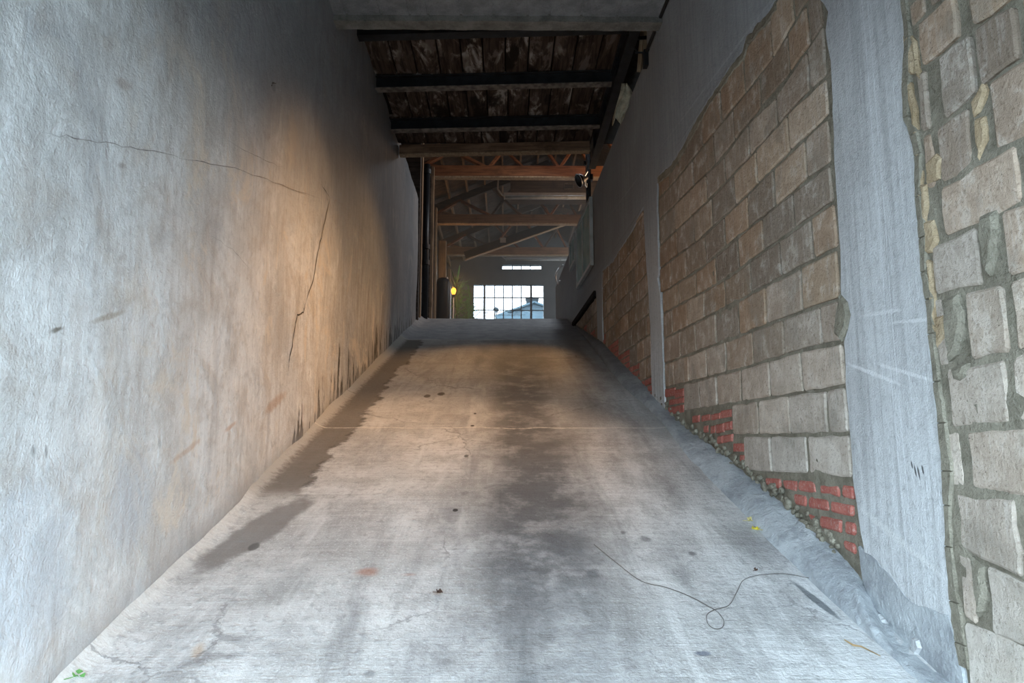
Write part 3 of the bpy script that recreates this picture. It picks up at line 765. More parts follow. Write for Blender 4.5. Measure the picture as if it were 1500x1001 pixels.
for i in range(0, len(rows)-24):
    a, u = rows[i]
    if u[0] > 6.6 or u[0] < 2.75: continue
    for q in range(3):
        s = u[0] + r2.uniform(-.06, .06); z = u[1] + r2.uniform(-.005, .055); rr = r2.uniform(.012, .028)
        bmesh.ops.create_icosphere(mb.bm, subdivisions=1, radius=rr, matrix=Matrix.Translation(RW(s, z + (r2.random() < .3)*.02, .010)) @ Matrix.Diagonal((.7, r2.uniform(.9, 1.7), r2.uniform(.7, 1.2), 1)))
for v in mb.bm.verts: v.co += Vector((mnoise.noise(v.co*30), mnoise.noise(v.co*33), mnoise.noise(v.co*27)))*.006
tag(mb.build('mortar_crumbs', M['mortar'], trim, smooth=True), kind='stuff')
# ---------------------------------------------------------------- structure: entrance, ceilings
xr = lambda y: WX0 - WK*y
cb = tag(MB().box((XL-.3, -.1, ZCEIL+.012), (2.0, 5.98, ZDECK+.3)).build('ceiling', M['concrete']), kind='structure')
cx = [XL-.05] + [at(px, 10, 5.8).x for px in (507, 558, 600, 627, 675, 723, 773, 805, 852, 905)] + [1.42]
for a, b in zip(cx, cx[1:]):                 # cast panels of the entrance ceiling, running with the ramp
    MB().box((a+.009, 0, ZCEIL-.001), (b-.009, 5.86, ZCEIL+.02), .003).build('panel', M['concrete'], cb)
V = lin(XL-.03, 1.42, 60); mb = MB()
for a, b in zip(V, V[1:]):
    mb.box((a, 5.84+.01*mnoise.noise(Vector((a*4, 0, 0))), 3.735+CZ+.006*mnoise.noise(Vector((a*6, 3, 0)))), (b, 5.975, ZCEIL+.1))
tag(mb.build('trim_2', M['lip']), kind='structure')
tag(MB().box((XL-.3, -.12, 3.25), (2.0, .08, ZCEIL+.3)).box((-12, -.12, -.2), (XL-.02, .08, 8)).box((xr(0)+.0, -.12, -.2), (12, .08, 8)).box((-12, -.12, ZCEIL+.3), (12, .08, 8)).build('wall_front', M['concrete']), kind='structure')
tag(MB().box((XL-.3, 5.97, ZDECK+.02), (9.2, 6.15, 9.5)).box((1.75, 5.97, -.3), (9.2, 6.15, 9.5)).build('wall_divider', M['concrete']), kind='structure')
# upstand on the near end of the right wall
tag(pydata('trim_3', [RW(5.96, ZTOP+.02, .012), RW(6.45, ZTOP+.02, .012), RW(6.45, ZDECK, .012), RW(5.96, ZDECK, .012)] + [RW(5.96, ZTOP+.02, -.2), RW(6.45, ZTOP+.02, -.2), RW(6.45, ZDECK, -.2), RW(5.96, ZDECK, -.2)],
     [(0, 1, 2, 3), (4, 5, 6, 7), (0, 1, 5, 4), (1, 2, 6, 5), (2, 3, 7, 6), (3, 0, 4, 7)], M['plaster']), kind='structure')
# plank deck and its steel
dk = tag(MB().box((XL-.05, 6.16, ZDECK+.07), (9, 9.85, ZDECK+.14)).build('ceiling_deck', M['dull_black']), kind='structure')
by = [6.72, 7.79, 8.89, 9.69]
XD = 1.235
for k, (y0, y1) in enumerate(((6.2, 6.78), (6.78, 7.80), (7.80, 8.90), (8.90, 9.70))):
    x = XL - .03 + (.0, .0, .05, -.10)[k]
    while x < XD:
        wd = R.uniform(.24, .275)
        MB().box((x+.008, y0+.01, ZDECK + R.uniform(0, .012)), (min(x+wd-.008, XD), y1-.01, ZDECK+.06), .005).build('plank', M['plank'], dk); x += wd
beam_names = ('first black steel beam behind the concrete lip, nearest of the four', 'second black steel beam from the entrance, pale rusty bottom flange',
              'third black steel beam from the entrance, under the plank deck', 'weathered fir beam at the far edge of the plank deck')
for k, y in enumerate(by):
    t = empty('steel_beam' if k < 3 else 'edge_beam', (-.1, y, ZB), -.06)
    tag(t, beam_names[k], 'beam', 'cross beams under the plank deck')
    x0, x1 = XL+.1-.02, (1.35, 1.33, 1.34, 1.30)[k]
    if k < 3:
        MB().box((x0, -.006, .012), (x1, .006, .148)).build('web', M['steel'], t)
        MB().box((x0, -.055, 0), (x1, .055, .012), .002).build('bottom_flange', M['flange'] if k else M['steel'], t)
        MB().box((x0, -.055, .146), (x1, .055, .158), .002).build('top_flange', M['steel'], t)
        if k == 0: MB().box((x0, -.065, .0), (x1, -.055, .15)).build('face_plate', M['steel'], t)
    else:
        MB().box((x0, -.05, .012), (x1, .05, .15), .004).build('beam_body', M['chord'], t)
        MB().box((x0, -.06, 0), (x1, .06, .014), .003).build('nailer', M['pale_wood'], t)
        t = t
sb = tag(empty('side_girder', ((at(926, 60, 6.6).x + at(872, 215, 9.5).x)/2, 6.16, ZB-.13)), 'black steel girder running back along the right edge of the plank deck', 'beam')
MB().box((-.006, 0, .012), (.006, 3.75, .27)).build('web', M['steel'], sb)
MB().box((-.05, 0, 0), (.05, 3.75, .014)).build('bottom_flange', M['steel'], sb)
MB().box((-.05, 0, .268), (.05, 3.75, .28)).build('top_flange', M['steel'], sb)
for q in range(3): MB().box((-.045, 1.2+q*1.0, .014), (.045, 1.215+q*1.0, .268)).build('stiffener', M['steel'], sb)
po = tag(empty('steel_post', (1.52, 12.45, ZF)), 'black steel post at the parapet, holding up the black work lamp', 'post')
MB().box((-.045, -.045, .0), (.045, .045, 3.1), .004).build('shaft', M['steel'], po)
for z0, z1 in ((1.3, 1.36), (2.35, 2.45)): MB().box((-.075, -.075, z0), (.075, .075, z1)).build('collar', M['steel'], po)
MB().bar((0, 0, 2.35), (-.15, -1.3, 2.75), .05, .05).build('brace', M['steel'], po)
# ---------------------------------------------------------------- structure: upper hall
XH = -1.98; YF = 23.7
tag(MB().box((XH-.2, 5.98, 0), (XH, YF+.2, 9)).box((XH-.2, 5.98, ZDECK-.5), (XL-.31, YLE, ZDECK+.1)).box((XH-.1, YLE-.02, 0), (XL-.03, YLE+.1, 9)).build('wall_hall_left', M['dark_wood']), kind='structure')
tag(MB().box((9, 6.16, 0), (9.2, YF+.2, 9.5)).build('wall_hall_right', M['hallwall']), kind='structure')
# far wall with its two window openings
wa, wb = at(694, 417, YF), at(796, 417, YF); ua, ub = at(736, 388, YF), at(793, 394.5, YF)
ZS = ZF + .9
mb = MB()
mb.box((XH-.2, YF, ZF-.3), (wa.x, YF+.22, 9)); mb.box((ub.x, YF, wa.z), (9.2, YF+.22, 9)); mb.box((wb.x, YF, ZF-.3), (9.2, YF+.22, wa.z))
mb.box((wa.x, YF, ZF-.3), (wb.x, YF+.22, ZS)); mb.box((wa.x, YF, wa.z), (ub.x, YF+.22, ub.z)); mb.box((wa.x, YF, ua.z), (ub.x, YF+.22, 9)); mb.box((wa.x, YF, ub.z), (ua.x, YF+.22, ua.z))
tag(mb.build('wall_back', M['hallwall']), kind='structure')
g = NT('window_glass', .05); g.b.inputs['Transmission Weight'].default_value = 1; g.b.inputs['IOR'].default_value = 1.05; g.b.inputs['Base Color'].default_value = (.72, .74, .76, 1); g.b.inputs['Specular IOR Level'].default_value = .3
M['glass'] = g.m
def window(name, x0, x1, z0, z1, xs, zs, thick):
    o = tag(MB().box((x0-.03, YF+.02, z0-.03), (x1+.03, YF+.10, z0)).box((x0-.03, YF+.02, z1), (x1+.03, YF+.10, z1+.03)).box((x0-.03, YF+.02, z0), (x0, YF+.10, z1)).box((x1, YF+.02, z0), (x1+.03, YF+.10, z1)).build(name, M['dark_metal']), kind='structure')
    for x in xs:
        wv = .036 if x in thick else .017
        MB().box((x-wv, YF+.03, z0), (x+wv, YF+.075, z1)).build('mullion', M['dark_metal'], o)
    for z in zs: MB().box((x0, YF+.035, z-.016), (x1, YF+.065, z+.016)).build('glazing_bar', M['dark_metal'], o)
    X = [x0]+xs+[x1]; Z = [z0]+zs+[z1]
    for a, b in zip(X, X[1:]):
        for c, d in zip(Z, Z[1:]): MB().box((a+.004, YF+.046, c+.004), (b-.004, YF+.052, d-.004)).build('pane', M['glass'], o)
    return o
mx_ = [at(px, 440, YF).x for px in (709.5, 724.5, 737.5, 750.5, 763.5, 778)]
zz = [at(740, y, YF).z for y in (500, 481, 454.5, 436)]
window('window_1', wa.x, wb.x, ZS, wa.z, mx_, [z for z in zz if z > ZS+.1], (mx_[0], mx_[5]))
window('window_2', ua.x, ub.x, ub.z, ua.z, [at(px, 390, YF).x for px in (750.5, 763.5, 777)], [], ())
# gable roof: boards on purlins that run with the ramp
ZE = 5.66 + CZ                                # underside of the bottom chords
AX, AZ, SR = 1.15, ZE + 1.75, .42             # ridge line
def roof_z(x): return AZ - SR*abs(x-AX)
rf = tag(pydata('ceiling_roof', [(XH-.2, 6.5, roof_z(XH-.2)+.16), (AX, 6.5, AZ+.16), (9.2, 6.5, roof_z(9.2)+.16), (XH-.2, YF+.2, roof_z(XH-.2)+.16), (AX, YF+.2, AZ+.16), (9.2, YF+.2, roof_z(9.2)+.16)], [(0, 1, 4, 3), (1, 2, 5, 4)], M['dark_wood']), kind='structure')
tag(MB().box((-6, 6.0, 9.4), (9.3, YF+.3, 9.6)).build('ceiling_outer', M['dark_wood']), kind='structure')
x = XH + .12
while x < 5.0:
    MB().box((x-.022, 6.7, roof_z(x)-.02), (x+.022, YF, roof_z(x)+.15)).build('purlin', M['post_wood'], rf); x += .45
for k in range(48):                           # roof boards lie across the purlins
    y = 12.9 + k*.22
    for sg, xe in ((-1, XH), (1, 4.2)):
        a = Vector((AX + sg*.02, y, AZ+.145)); b = Vector((xe, y, roof_z(xe)+.145)); MB().bar(a, b, .205, .02).build('board', M['dark_wood'], rf)
trl = ('orange fir roof truss nearest the plank deck, crossing above the ramp', 'middle brown roof truss, behind the dark soffit and its metal tube', 'far roof truss with crossed orange webs, closest to the big window')
for k, y in enumerate((14.5, 17.63, 20.62)):
    t = tag(empty('roof_truss', (0, y, ZE)), trl[k], 'truss', 'timber roof trusses of the upper hall')
    x0, x1 = XH+.02, 4.6
    MB().box((x0, -.07, .02), (x1, .07, (.27, .25, .25)[k]), .006).build('bottom_chord', M['orange_wood'] if k == 0 else M['chord'], t)
    MB().box((x0, -.085, 0), (x1, .085, .03), .003).build('bottom_nailer', M['pale_wood'], t)
    zt = lambda x: roof_z(x) - ZE - .10
    MB().bar((x0, 0, zt(x0)), (AX, 0, zt(AX)), .09, .18).build('top_chord', M['dark_wood'] if k else M['chord'], t)
    MB().bar((x1, 0, zt(x1)), (AX, 0, zt(AX)), .09, .18).build('top_chord', M['dark_wood'] if k else M['chord'], t)
    xs = [x0+.15, -1.15, -.35, .45, AX, 1.85, 2.65, 3.45]
    for i in range(len(xs)-1):
        a = Vector((xs[i], 0, .22)); b = Vector((xs[i+1], 0, zt(xs[i+1])-.05))
        if i % 2: a, b = Vector((xs[i], 0, zt(xs[i])-.05)), Vector((xs[i+1], 0, .22))
        MB().bar(a, b, .05, .13, up=(0, 1, 0)).build('web', M['orange_wood'] if (i + k) % 3 or k == 0 else M['dark_wood'], t)
        if i % 2 == 0: MB().bar(a + Vector((.02, .06, zt(a.x)-.25 if zt(a.x) > .3 else 0)), Vector((xs[i+1], .06, .22)), .04, .10, up=(0, 1, 0)).build('web', M['orange_wood'] if k != 1 else M['chord'], t)
# dark diagonal stringer and dark lengthwise struts under the roof
p, q = at(681, 381, 19.2), at(862, 317, 19.2)
t = tag(empty('diagonal_beam', p), 'long dark beam slanting up to the right beneath the far trusses', 'beam')
MB().bar((0, 0, .11), (q-p) + Vector((0, 0, .11)), .12, .22).build('beam_body', M['steel'], t)
MB().bar((0, 0, -.005), (q-p) + Vector((0, 0, -.005)), .15, .02).build('bottom_strip', M['pale_wood'], t)
mdp = (q-p)*.30; MB().box(mdp + Vector((-.06, -.07, .10)), mdp + Vector((.10, .07, .24))).build('splice_plate', M['metal'], t)
# soffit with vent and tube lights
p, q = at(748, 289, 15.9), at(872, 262, 15.9)
t = tag(empty('soffit_box', (p.x, 15.9, p.z)), 'dark brown boxed-in soffit panel with a small vent, behind the first truss', 'soffit')
MB().box((0, 0, 0), (q.x-p.x+.6, .5, q.z-p.z), .006).build('casing', M['dark_wood'], t)
a, b = at(826, 277, 15.88), at(840, 268, 15.88)
fr = MB().box((a.x-p.x, -.02, a.z-p.z), (b.x-p.x, 0, a.z-p.z+.012)).box((a.x-p.x, -.02, b.z-p.z-.012), (b.x-p.x, 0, b.z-p.z)).box((a.x-p.x, -.02, a.z-p.z), (a.x-p.x+.012, 0, b.z-p.z)).box((b.x-p.x-.012, -.02, a.z-p.z), (b.x-p.x, 0, b.z-p.z)).build('vent', M['flange'], t)
for i in range(4):
    zq = a.z-p.z+.018+i*.026; MB().box((a.x-p.x+.012, -.014, zq), (b.x-p.x-.012, -.002, zq+.010)).build('slat', M['steel'], fr)
def tube_light(Y, x0, x1, y0, y1, lab):
    p, q = at(x0, y1, Y), at(x1, y1, Y); h = at(x0, y0, Y).z - p.z
    t = tag(empty('strip_light', p), lab, 'light fixture', 'unlit strip lights across the upper hall')
    MB().box((0, -.05, h*.45), (q.x-p.x, .05, h), .005).build('housing', M['metal'], t)
    MB().tube([(.03, 0, h*.15), (q.x-p.x-.03, 0, h*.15)], h*.28, 10).build('tube', M['white_frame'], t, smooth=True)
    for f in (.0, .72, .97): MB().box(((q.x-p.x)*f, -.04, -.01), ((q.x-p.x)*f+.03, .04, h*.6)).build('end_cap', M['white_frame'], t)
    pts = [(.02, 0, h*.6), (-.03, 0, h*.65), (-.09, 0, h*1.2), (-.14, 0, h*1.7), (-.14, 0, h*2.6), (-.13, 0, h*3.6)]
    MB().tube(pts, .022, 8).build('conduit', M['metal'], t, smooth=True)
tube_light(15.75, 738, 866, 283, 291, 'unlit metal strip light below the dark soffit, nearer of the two')
tube_light(21.6, 741, 852, 377.5, 381.5, 'thin unlit strip light under the far truss, above the small high window')
# ---------------------------------------------------------------- left side of the hall: posts, pipe
def post(Y, x0, x1, lab, mat, ztop=None, capz=0):
    a, b = at(x0, 400, Y).x, at(x1, 400, Y).x
    t = tag(empty('timber_post', ((a+b)/2, Y, ZF if Y > 14.5 else ramp_z(Y)-.02)), lab, 'post', 'timber posts along the left side of the hall')
    h = (ztop or ZE+.1) - t.location.z; w_ = (b-a)/2
    MB().box((-w_, 0, 0), (w_, .14, h), .006).build('shaft', mat, t)
    MB().box((-w_+.01, -.018, 0), (-w_+.04, 0, h)).build('stop_batten', M['dark_wood'], t)
    return t
post(12.7, 606, 616.5, 'first timber post at the end of the concrete wall, beside the black pipe', M['post_wood'], ZE+.15)
post(14.2, 627, 633.5, 'second timber post, just right of the black pipe', M['post_wood'], ZE+.15)
post(16.6, 633.5, 638.5, 'third timber post, left of the tall black cylinder', M['pale_wood'])
post(19.4, 641, 653, 'fourth and broadest timber post, lit orange above the tall black cylinder', M['pale_wood'])
post(22.6, 655, 660, 'farthest timber post, behind the spiky green plants', M['post_wood'])
t = tag(MB().box((0, 0, 0), (.04, 3.0, 2.75), .003).build('plywood_panel', M['pale_wood']), 'plywood panel on the left hall wall lit orange by the amber bulb', 'panel'); t.location = (XH+.01, 17.0, ZF)
t = tag(MB().box((0, 0, 0), (.05, 1.9, 1.25), .004).build('grey_board', simple('grey_board', (.36, .37, .36), .8)), 'pale grey low board on the left, between second and third posts', 'panel'); t.location = (XH+.10, 14.5, ZF)
a = at(621.5, 467, 13.0)
t = tag(empty('drain_pipe', (a.x, 13.0, ramp_z(13.0)-.01)), 'black vertical cast-iron pipe at the top left of the ramp', 'pipe')
hp = 6.9 - t.location.z
MB().tube([(0, 0, 0), (0, 0, hp)], .060, 16).build('pipe_body', M['black'], t, smooth=True)
for yy in (252, 362, 385):
    z = at(621, yy, 13.0).z - t.location.z
    MB().lathe([(.058, -.05), (.080, -.045), (.080, .045), (.058, .05)], (0, 0, z), 16).build('coupling', M['black'], t, smooth=False)
for yy in (300, 430):
    z = at(621, yy, 13.0).z - t.location.z
    MB().box((-.13, -.012, z-.015), (.0, .012, z+.015)).build('bracket', M['steel'], t)
# tall black cylinder and the amber bulb
a, b = at(639, 440, 16.9), at(659, 440, 16.9); zt_ = at(650, 407, 16.9).z - ZF; rr = (b.x-a.x)/2
t = tag(empty('padded_cylinder', ((a.x+b.x)/2, 16.9, ZF)), 'tall black padded cylinder with a domed top standing left of the bulb', 'cylinder')
MB().lathe([(rr, 0), (rr, zt_-.13), (rr*.96, zt_-.06), (rr*.75, zt_-.02), (rr*.3, zt_)], n=28).build('body', M['black'], t, smooth=True)
MB().box((rr-.004, -.03, .02), (rr+.022, .03, zt_-.2), .004).build('side_strip', M['metal'], t)
MB().lathe([(.03, 0), (.03, .04), (.015, .05)], (rr*.55, -rr*.5, zt_-.05), 10).build('knob', M['metal'], t)
a = at(664.5, 428, 17.6); bulb_m = simple('amber_bulb', (1, .55, .12), .3, 0, 0, 5, 0, emit=(1, .34, .03), es=3.6)
t = tag(empty('bulb_stand', (a.x, 17.6, ZF)), 'slim stand with a glowing amber bulb beside the black cylinder', 'lamp')
hb = a.z - ZF
MB().tube([(0, 0, .02), (0, 0, hb-.12)], .012, 8).build('pole', M['metal'], t)
MB().lathe([(.14, 0), (.14, .015), (.02, .03)], n=18).build('base', M['metal'], t)
MB().lathe([(.02, hb-.14), (.03, hb-.12), (.03, hb-.07), (.022, hb-.06)], n=12).build('socket', M['black'], t)
MB().lathe([(.02, hb-.07), (.045, hb-.03), (.062, hb+.02), (.06, hb+.06), (.035, hb+.10), (.008, hb+.115)], n=18).build('bulb', bulb_m, t, smooth=True)
lamp('bulb_glow', 'POINT', (0, 0, hb+.02), 150, (1, .50, .14), parent=t, shadow_soft_size=.07)
t = tag(pydata('leaning_board', [(0, 0, 0), (.30, 0, 0), (.12, .25, .85), (0, .25, .85), (0, .03, 0), (.30, .03, 0), (.12, .28, .85), (0, .28, .85)], [(0, 1, 2, 3), (4, 5, 6, 7), (0, 1, 5, 4), (1, 2, 6, 5), (2, 3, 7, 6), (3, 0, 4, 7)], M['white_frame']), 'pale tapered board leaning by the plants, right of the bulb stand', 'board')
t.location = (at(661, 460, 18.3).x, 18.3, ZF)
# plants
leaf_m = simple('palm_leaf', (.17, .42, .13), .5, 0, .35, 9, 0); trunk_m = simple('palm_stem', (.16, .14, .08), .8, 0, .3, 20, .004)
def palm(px, py, Y, n, L, lab, seed, droop=.5):
    r = random.Random(seed); c = at(px, py, Y)
    t = tag(empty('spiky_plant', (c.x, Y, ZF)), lab, 'plant', 'potted spiky plants beside the big window')
    h = c.z - ZF
    MB().lathe([(.13, 0), (.18, .30), (.19, .32), (.16, .32)], n=18).build('pot', M['white_frame'], t)
    MB().tube([(0, 0, .3), (.02, .01, h*.6), (0, 0, h)], [.03, .024, .02], 8).build('stem', trunk_m, t)
    for i in range(n):
        az = r.uniform(-2.0, 2.0) if r.random() < .8 else r.uniform(0, 2*math.pi); el = r.uniform(-.25, 1.35); l = L*r.uniform(.7, 1.1); z0 = h - r.random()*h*.45
        d = Vector((math.cos(az)*math.cos(el), math.sin(az)*math.cos(el), math.sin(el))); side = d.cross(Vector((0, 0, 1))).normalized()
        if c.x + d.x*l < XH + .06: l = max(.1, (c.x - XH - .06)/max(.01, -d.x))
        V = []; Fc = []
        for k in range(6):
            f = k/5; p = Vector((0, 0, z0)) + d*l*f + Vector((0, 0, -droop*l*f*f*.6)); wd = .026*math.sin(math.pi*(.12+.86*f))
            V += [p - side*wd, p + Vector((0, 0, -wd*.3)), p + side*wd]
            if k: Fc += [(3*k-3, 3*k-2, 3*k+1, 3*k), (3*k-2, 3*k-1, 3*k+2, 3*k+1)]
        pydata('leaf', V, Fc, leaf_m, t, smooth=True)
palm(669, 415, 20.4, 110, .68, 'dark green spiky plant left of the big window, the taller and fuller', 1, .35)
palm(684, 446, 21.6, 90, .62, 'lighter green spiky plant right against the big window', 2, .5)
palm(689, 425, 22.3, 12, .70, 'thin plant with a few long arching leaves, at the window corner', 3, .15)
# ---------------------------------------------------------------- right side: panels, hoop, lamp, cloth
tg = NT('pane_reflection', .12, .6); n_ = tg.noise(3, detail=4); M['green'] = tg.done(tg.mix(tg.rng(n_, .3, .7), (.30, .52, .49), (.52, .74, .70)))  # panes painted greenish: the window's reflection put into the colour
def framed(px_quad, xs, lab):
    """glazed frame flat against the right wall; quad = far-bottom, near-bottom, near-top, far-top pixels"""
    (fb, nb_, nt, ft) = rp(px_quad); s0, s1 = nb_[0], fb[0]; z0 = (nb_[1]+fb[1])/2; z1 = (nt[1]+ft[1])/2
    t = tag(empty('glazed_frame', RW((s0+s1)/2, z0, .03)), lab, 'panel', 'glazed frames on the right wall')
    t.rotation_euler = (0, 0, math.atan(WK)); L = (s1-s0)/2; h = z1-z0; fw = .05
    for (a, b, c, d) in ((-L, L, 0, fw), (-L, L, h-fw, h), (-L, -L+fw, fw, h-fw), (L-fw, L, fw, h-fw)):
        MB().box((-.05, a, c), (0, b, d), .003).build('frame', M['white_frame'], t)
    ys = [-L+fw] + [lerp(-L, L, f) for f in xs] + [L-fw]
    for i, (a, b) in enumerate(zip(ys, ys[1:])):
        MB().box((-.03, a+.012, fw), (-.018, b-.012, h-fw)).build('pane', M['green'], t)
        if i: MB().box((-.045, a-.014, fw), (0, a+.014, h-fw)).build('mullion', M['white_frame'], t)
framed([(851, 425), (873, 387), (872, 292), (851, 328)], (.55,), 'large glazed frame with painted greenish reflection on the plaster wall, the nearer one')
framed([(840, 397), (848, 384), (848, 340), (840, 356)], (.5,), 'smaller greenish glazed frame farther along, left of the large one')
hp_ = [RW(*on_right(*q), .06) for q in ((829, 389), (824, 392), (820, 398), (818, 405), (819, 411), (822, 416), (824, 412))]
t = tag(MB().tube(hp_, .018, 10).build('cable_hoop', M['metal'], smooth=True),
    'pale curved hoop of cable at the far end of the right wall', 'cable')
# work lamp on the post
c = at(856, 262, 12.1)
t = tag(empty('work_lamp', c), 'black clamp work lamp with a flared shade on the steel post', 'lamp')
d = (Vector((-.85, -.25, -.40))).normalized(); MM = d.to_track_quat('-Z', 'Y').to_matrix().to_4x4()
MB().lathe([(.03, .06), (.045, .02), (.10, -.06), (.125, -.12), (.118, -.12), (.09, -.06), (.035, .0)], n=20, M=MM, ring_=True).build('shade', M['black'], t, smooth=True)
MB().lathe([(.126, -.12), (.13, -.125), (.115, -.125), (.115, -.12)], n=20, M=MM, ring_=True).build('rim', M['metal'], t)
MB().tube([(.0, 0, .04), (.06, .05, .15), (.04, .08, .30)], .012, 8).build('arm', M['metal'], t)
MB().box((.0, .05, .28), (.06, .12, .36), .01).build('clamp', M['black'], t)
MB().tube([(.03, .03, -.02), (.02, .06, -.10), (.05, .1, -.12), (.06, .12, -.04)], .008, 6).build('cord', M['metal'], t)
# hanging rag
c = at(915, 122, 7.3)
V = []; Fc = []; nu, nv = 10, 16; r5 = random.Random(4)
for j in range(nv+1):
    f = j/nv
    for i in range(nu+1):
        u = i/nu - .5; wd = .05 + .13*math.sin(min(1, f*1.5)*math.pi*.62) - .06*f
        fold = .022*math.sin(u*14 + f*3) * (.3+f); V.append((u*wd*1.15 - .05*f + .03*math.sin(f*5), fold, -.44*f*(1 + .10*math.sin(u*9)) ))
for j in range(nv):
    for i in range(nu): Fc.append((j*(nu+1)+i, j*(nu+1)+i+1, (j+1)*(nu+1)+i+1, (j+1)*(nu+1)+i))
t = tag(pydata('hanging_rag', V, Fc, simple('beige_cloth', (.42, .37, .27), .9, 0, .3, 14, .002), smooth=True), 'beige rag hanging from the girder above the right wall', 'cloth'); t.location = c
so = t.modifiers.new('s', 'SOLIDIFY'); so.thickness = .004
# wood slats up in the gap beside the girder
t = tag(empty('slat_bundle', at(935, 82, 6.75)), 'short pale timber slats in the gap above the right wall', 'timber')
for i in range(3): MB().bar((i*.045, i*.03, -.17), (.05+i*.045, i*.03, .33), .036, .016, up=(0, 1, 0)).build('slat', M['pale_wood'], t)
MB().bar((-.03, -.02, .18), (.20, -.02, .20), .02, .03).build('cross_slat', M['steel'], t)
# conduit on the upper right wall
P_ = [RW(5.2, ZTOP+.012, .035), RW(5.8, ZTOP+.010, .035), RW(6.42, ZTOP+.0, .035)]
t = tag(MB().tube(P_, .016, 8).box(RW(6.38, ZTOP-.14, .06), RW(6.46, ZTOP+.02, .0)).build('wall_conduit', M['black']), 'thin black conduit along the top edge of the right wall', 'conduit')
t = tag(MB().tube([RW(6.44, ZTOP+.02, .03), RW(6.44, ZTOP+.02, .13)], .010, 6).tube([RW(6.44, ZTOP+.02, .10), RW(6.6, ZTOP+.16, .10)], .008, 6).build('support_rod', M['steel']), 'thin black rod bracing the girder to the right wall', 'rod')
# ---------------------------------------------------------------- litter on the ramp
def rz_on(p, dz=0): return Vector((p.x, p.y, ramp_z(p.y)+dz))
yl = simple('yellow_leaf', (.62, .52, .06), .6, 0, .25, 30, 0); gl = simple('green_leaf', (.12, .30, .08), .6, 0, .25, 30, 0); bl_ = simple('brown_leaf', (.06, .03, .02), .7, 0, .3, 30, 0)
def leaf(px, py, sz, mat, lab, rz, name='fallen_leaf'):
    c = on_ramp(px, py); V = [(0, 0, .004)]; n = 14
    for k in range(n):
        a = 2*math.pi*k/n; r_ = sz*(1 + .35*math.cos(a*5))*(.75+.25*math.cos(a)); V.append((r_*math.cos(a), r_*.8*math.sin(a), .002 + .018*abs(math.sin(a*2))))
    t = empty(name, rz_on(c, .006), rz); t.rotation_euler = (math.atan(SL), 0, rz)
    tag(t, lab, 'leaf')
    pydata('blade', V, [(0, k+1, (k+1) % n+1) for k in range(n)], mat, t)
    MB().tube([(0, 0, .006), (-sz*1.5, .004, .006)], .0015, 5).build('stalk', mat, t)
leaf(1099, 766, .035, simple('pale_leaf', (.60, .52, .22), .7, 0, .25, 30, 0), 'pale yellow leaf by the curb, the farther of the two', .5)
leaf(1108, 779, .030, yl, 'bright yellow leaf at the foot of the curb, nearer of two', 2.0)
leaf(112, 996, .030, gl, 'green leaf in the bottom left corner by the wall', 1.2)
leaf(642, 872, .016, bl_, 'small dark curled leaf on the pale concrete', .3)
leaf(1106, 840+0, .012, bl_, 'tiny dark flake right of the oil stain, toward the curb', .9)
wp = [(870, 800), (905, 830), (940, 855), (975, 862), (1010, 875), (1035, 890), (1050, 900), (1060, 912), (1058, 921), (1047, 923), (1037, 917), (1036, 905), (1048, 896), (1068, 888), (1080, 868), (1090, 853), (1115, 846), (1150, 843), (1185, 848)]
V = [rz_on(on_ramp(*p), .007 + .004*math.sin(i*1.3)) for i, p in enumerate(wp)]
fine = []
for i in range(len(V)-1):
    p0, p1, p2, p3 = V[max(i-1, 0)], V[i], V[i+1], V[min(i+2, len(V)-1)]
    for k in range(5):
        f = k/5; fine.append(.5*((2*p1) + (p2-p0)*f + (2*p0-5*p1+4*p2-p3)*f*f + (3*p1-p0-3*p2+p3)*f*f*f))
fine.append(V[-1])
tag(MB().tube(fine, .0016, 5).build('loose_wire', simple('wire_grey', (.10, .09, .08), .6, .3, .2, 10, 0)), 'thin dark wire lying in a loop on the concrete', 'wire')
tw = [rz_on(on_ramp(*p), .006) for p in ((1237, 940), (1250, 948), (1262, 950), (1290, 964))]
tag(MB().tube(tw, [.002, .004, .003, .0015], 5).build('dry_twig', simple('twig', (.30, .20, .10), .8)), 'thin dry brown twig near the curb, bottom right', 'twig')
# ---------------------------------------------------------------- haze hanging in the upper hall
hz_m = bpy.data.materials.new('haze'); hz_m.use_nodes = True; nt = hz_m.node_tree; nt.nodes.remove(nt.nodes['Principled BSDF'])
vs_ = nt.nodes.new('ShaderNodeVolumeScatter'); vs_.inputs['Density'].default_value = .05; vs_.inputs['Anisotropy'].default_value = .55; vs_.inputs['Color'].default_value = (.85, .95, 1, 1)
nt.links.new(vs_.outputs[0], nt.nodes['Material Output'].inputs['Volume'])
tag(MB().box((XH+.02, 13.6, 1.5), (8.9, YF-.02, 9.3)).build('haze', hz_m), kind='structure')
# ---------------------------------------------------------------- outside the far window
t = tag(empty('house', (at(770, 460, 46).x, 46, 0)), 'pale blue gabled house with a chimney beyond the window', 'building')
hz = [at(757, 455, 46), at(782, 446, 46), at(812, 460, 46)]; ox = t.location.x
pale = simple('pale_siding', (.10, .14, .165), .8, 0, .08, 2, 0); rfm = simple('pale_roof', (.07, .11, .135), .8, 0, .12, 3, 0)
zb = 0.0
gv = [(hz[0].x-ox-1.2, 0, zb), (hz[2].x-ox+.5, 0, zb), (hz[2].x-ox+.5, 0, hz[2].z), (hz[1].x-ox, 0, hz[1].z), (hz[0].x-ox-1.2, 0, hz[0].z-.45)]
n = 5; V = gv + [(x, 6, z) for (x, y, z) in gv]
pydata('wall', V, [(0, 1, 2, 3, 4), (9, 8, 7, 6, 5)] + [(i, (i+1) % 5, (i+1) % 5+5, i+5) for i in range(5)], pale, t)
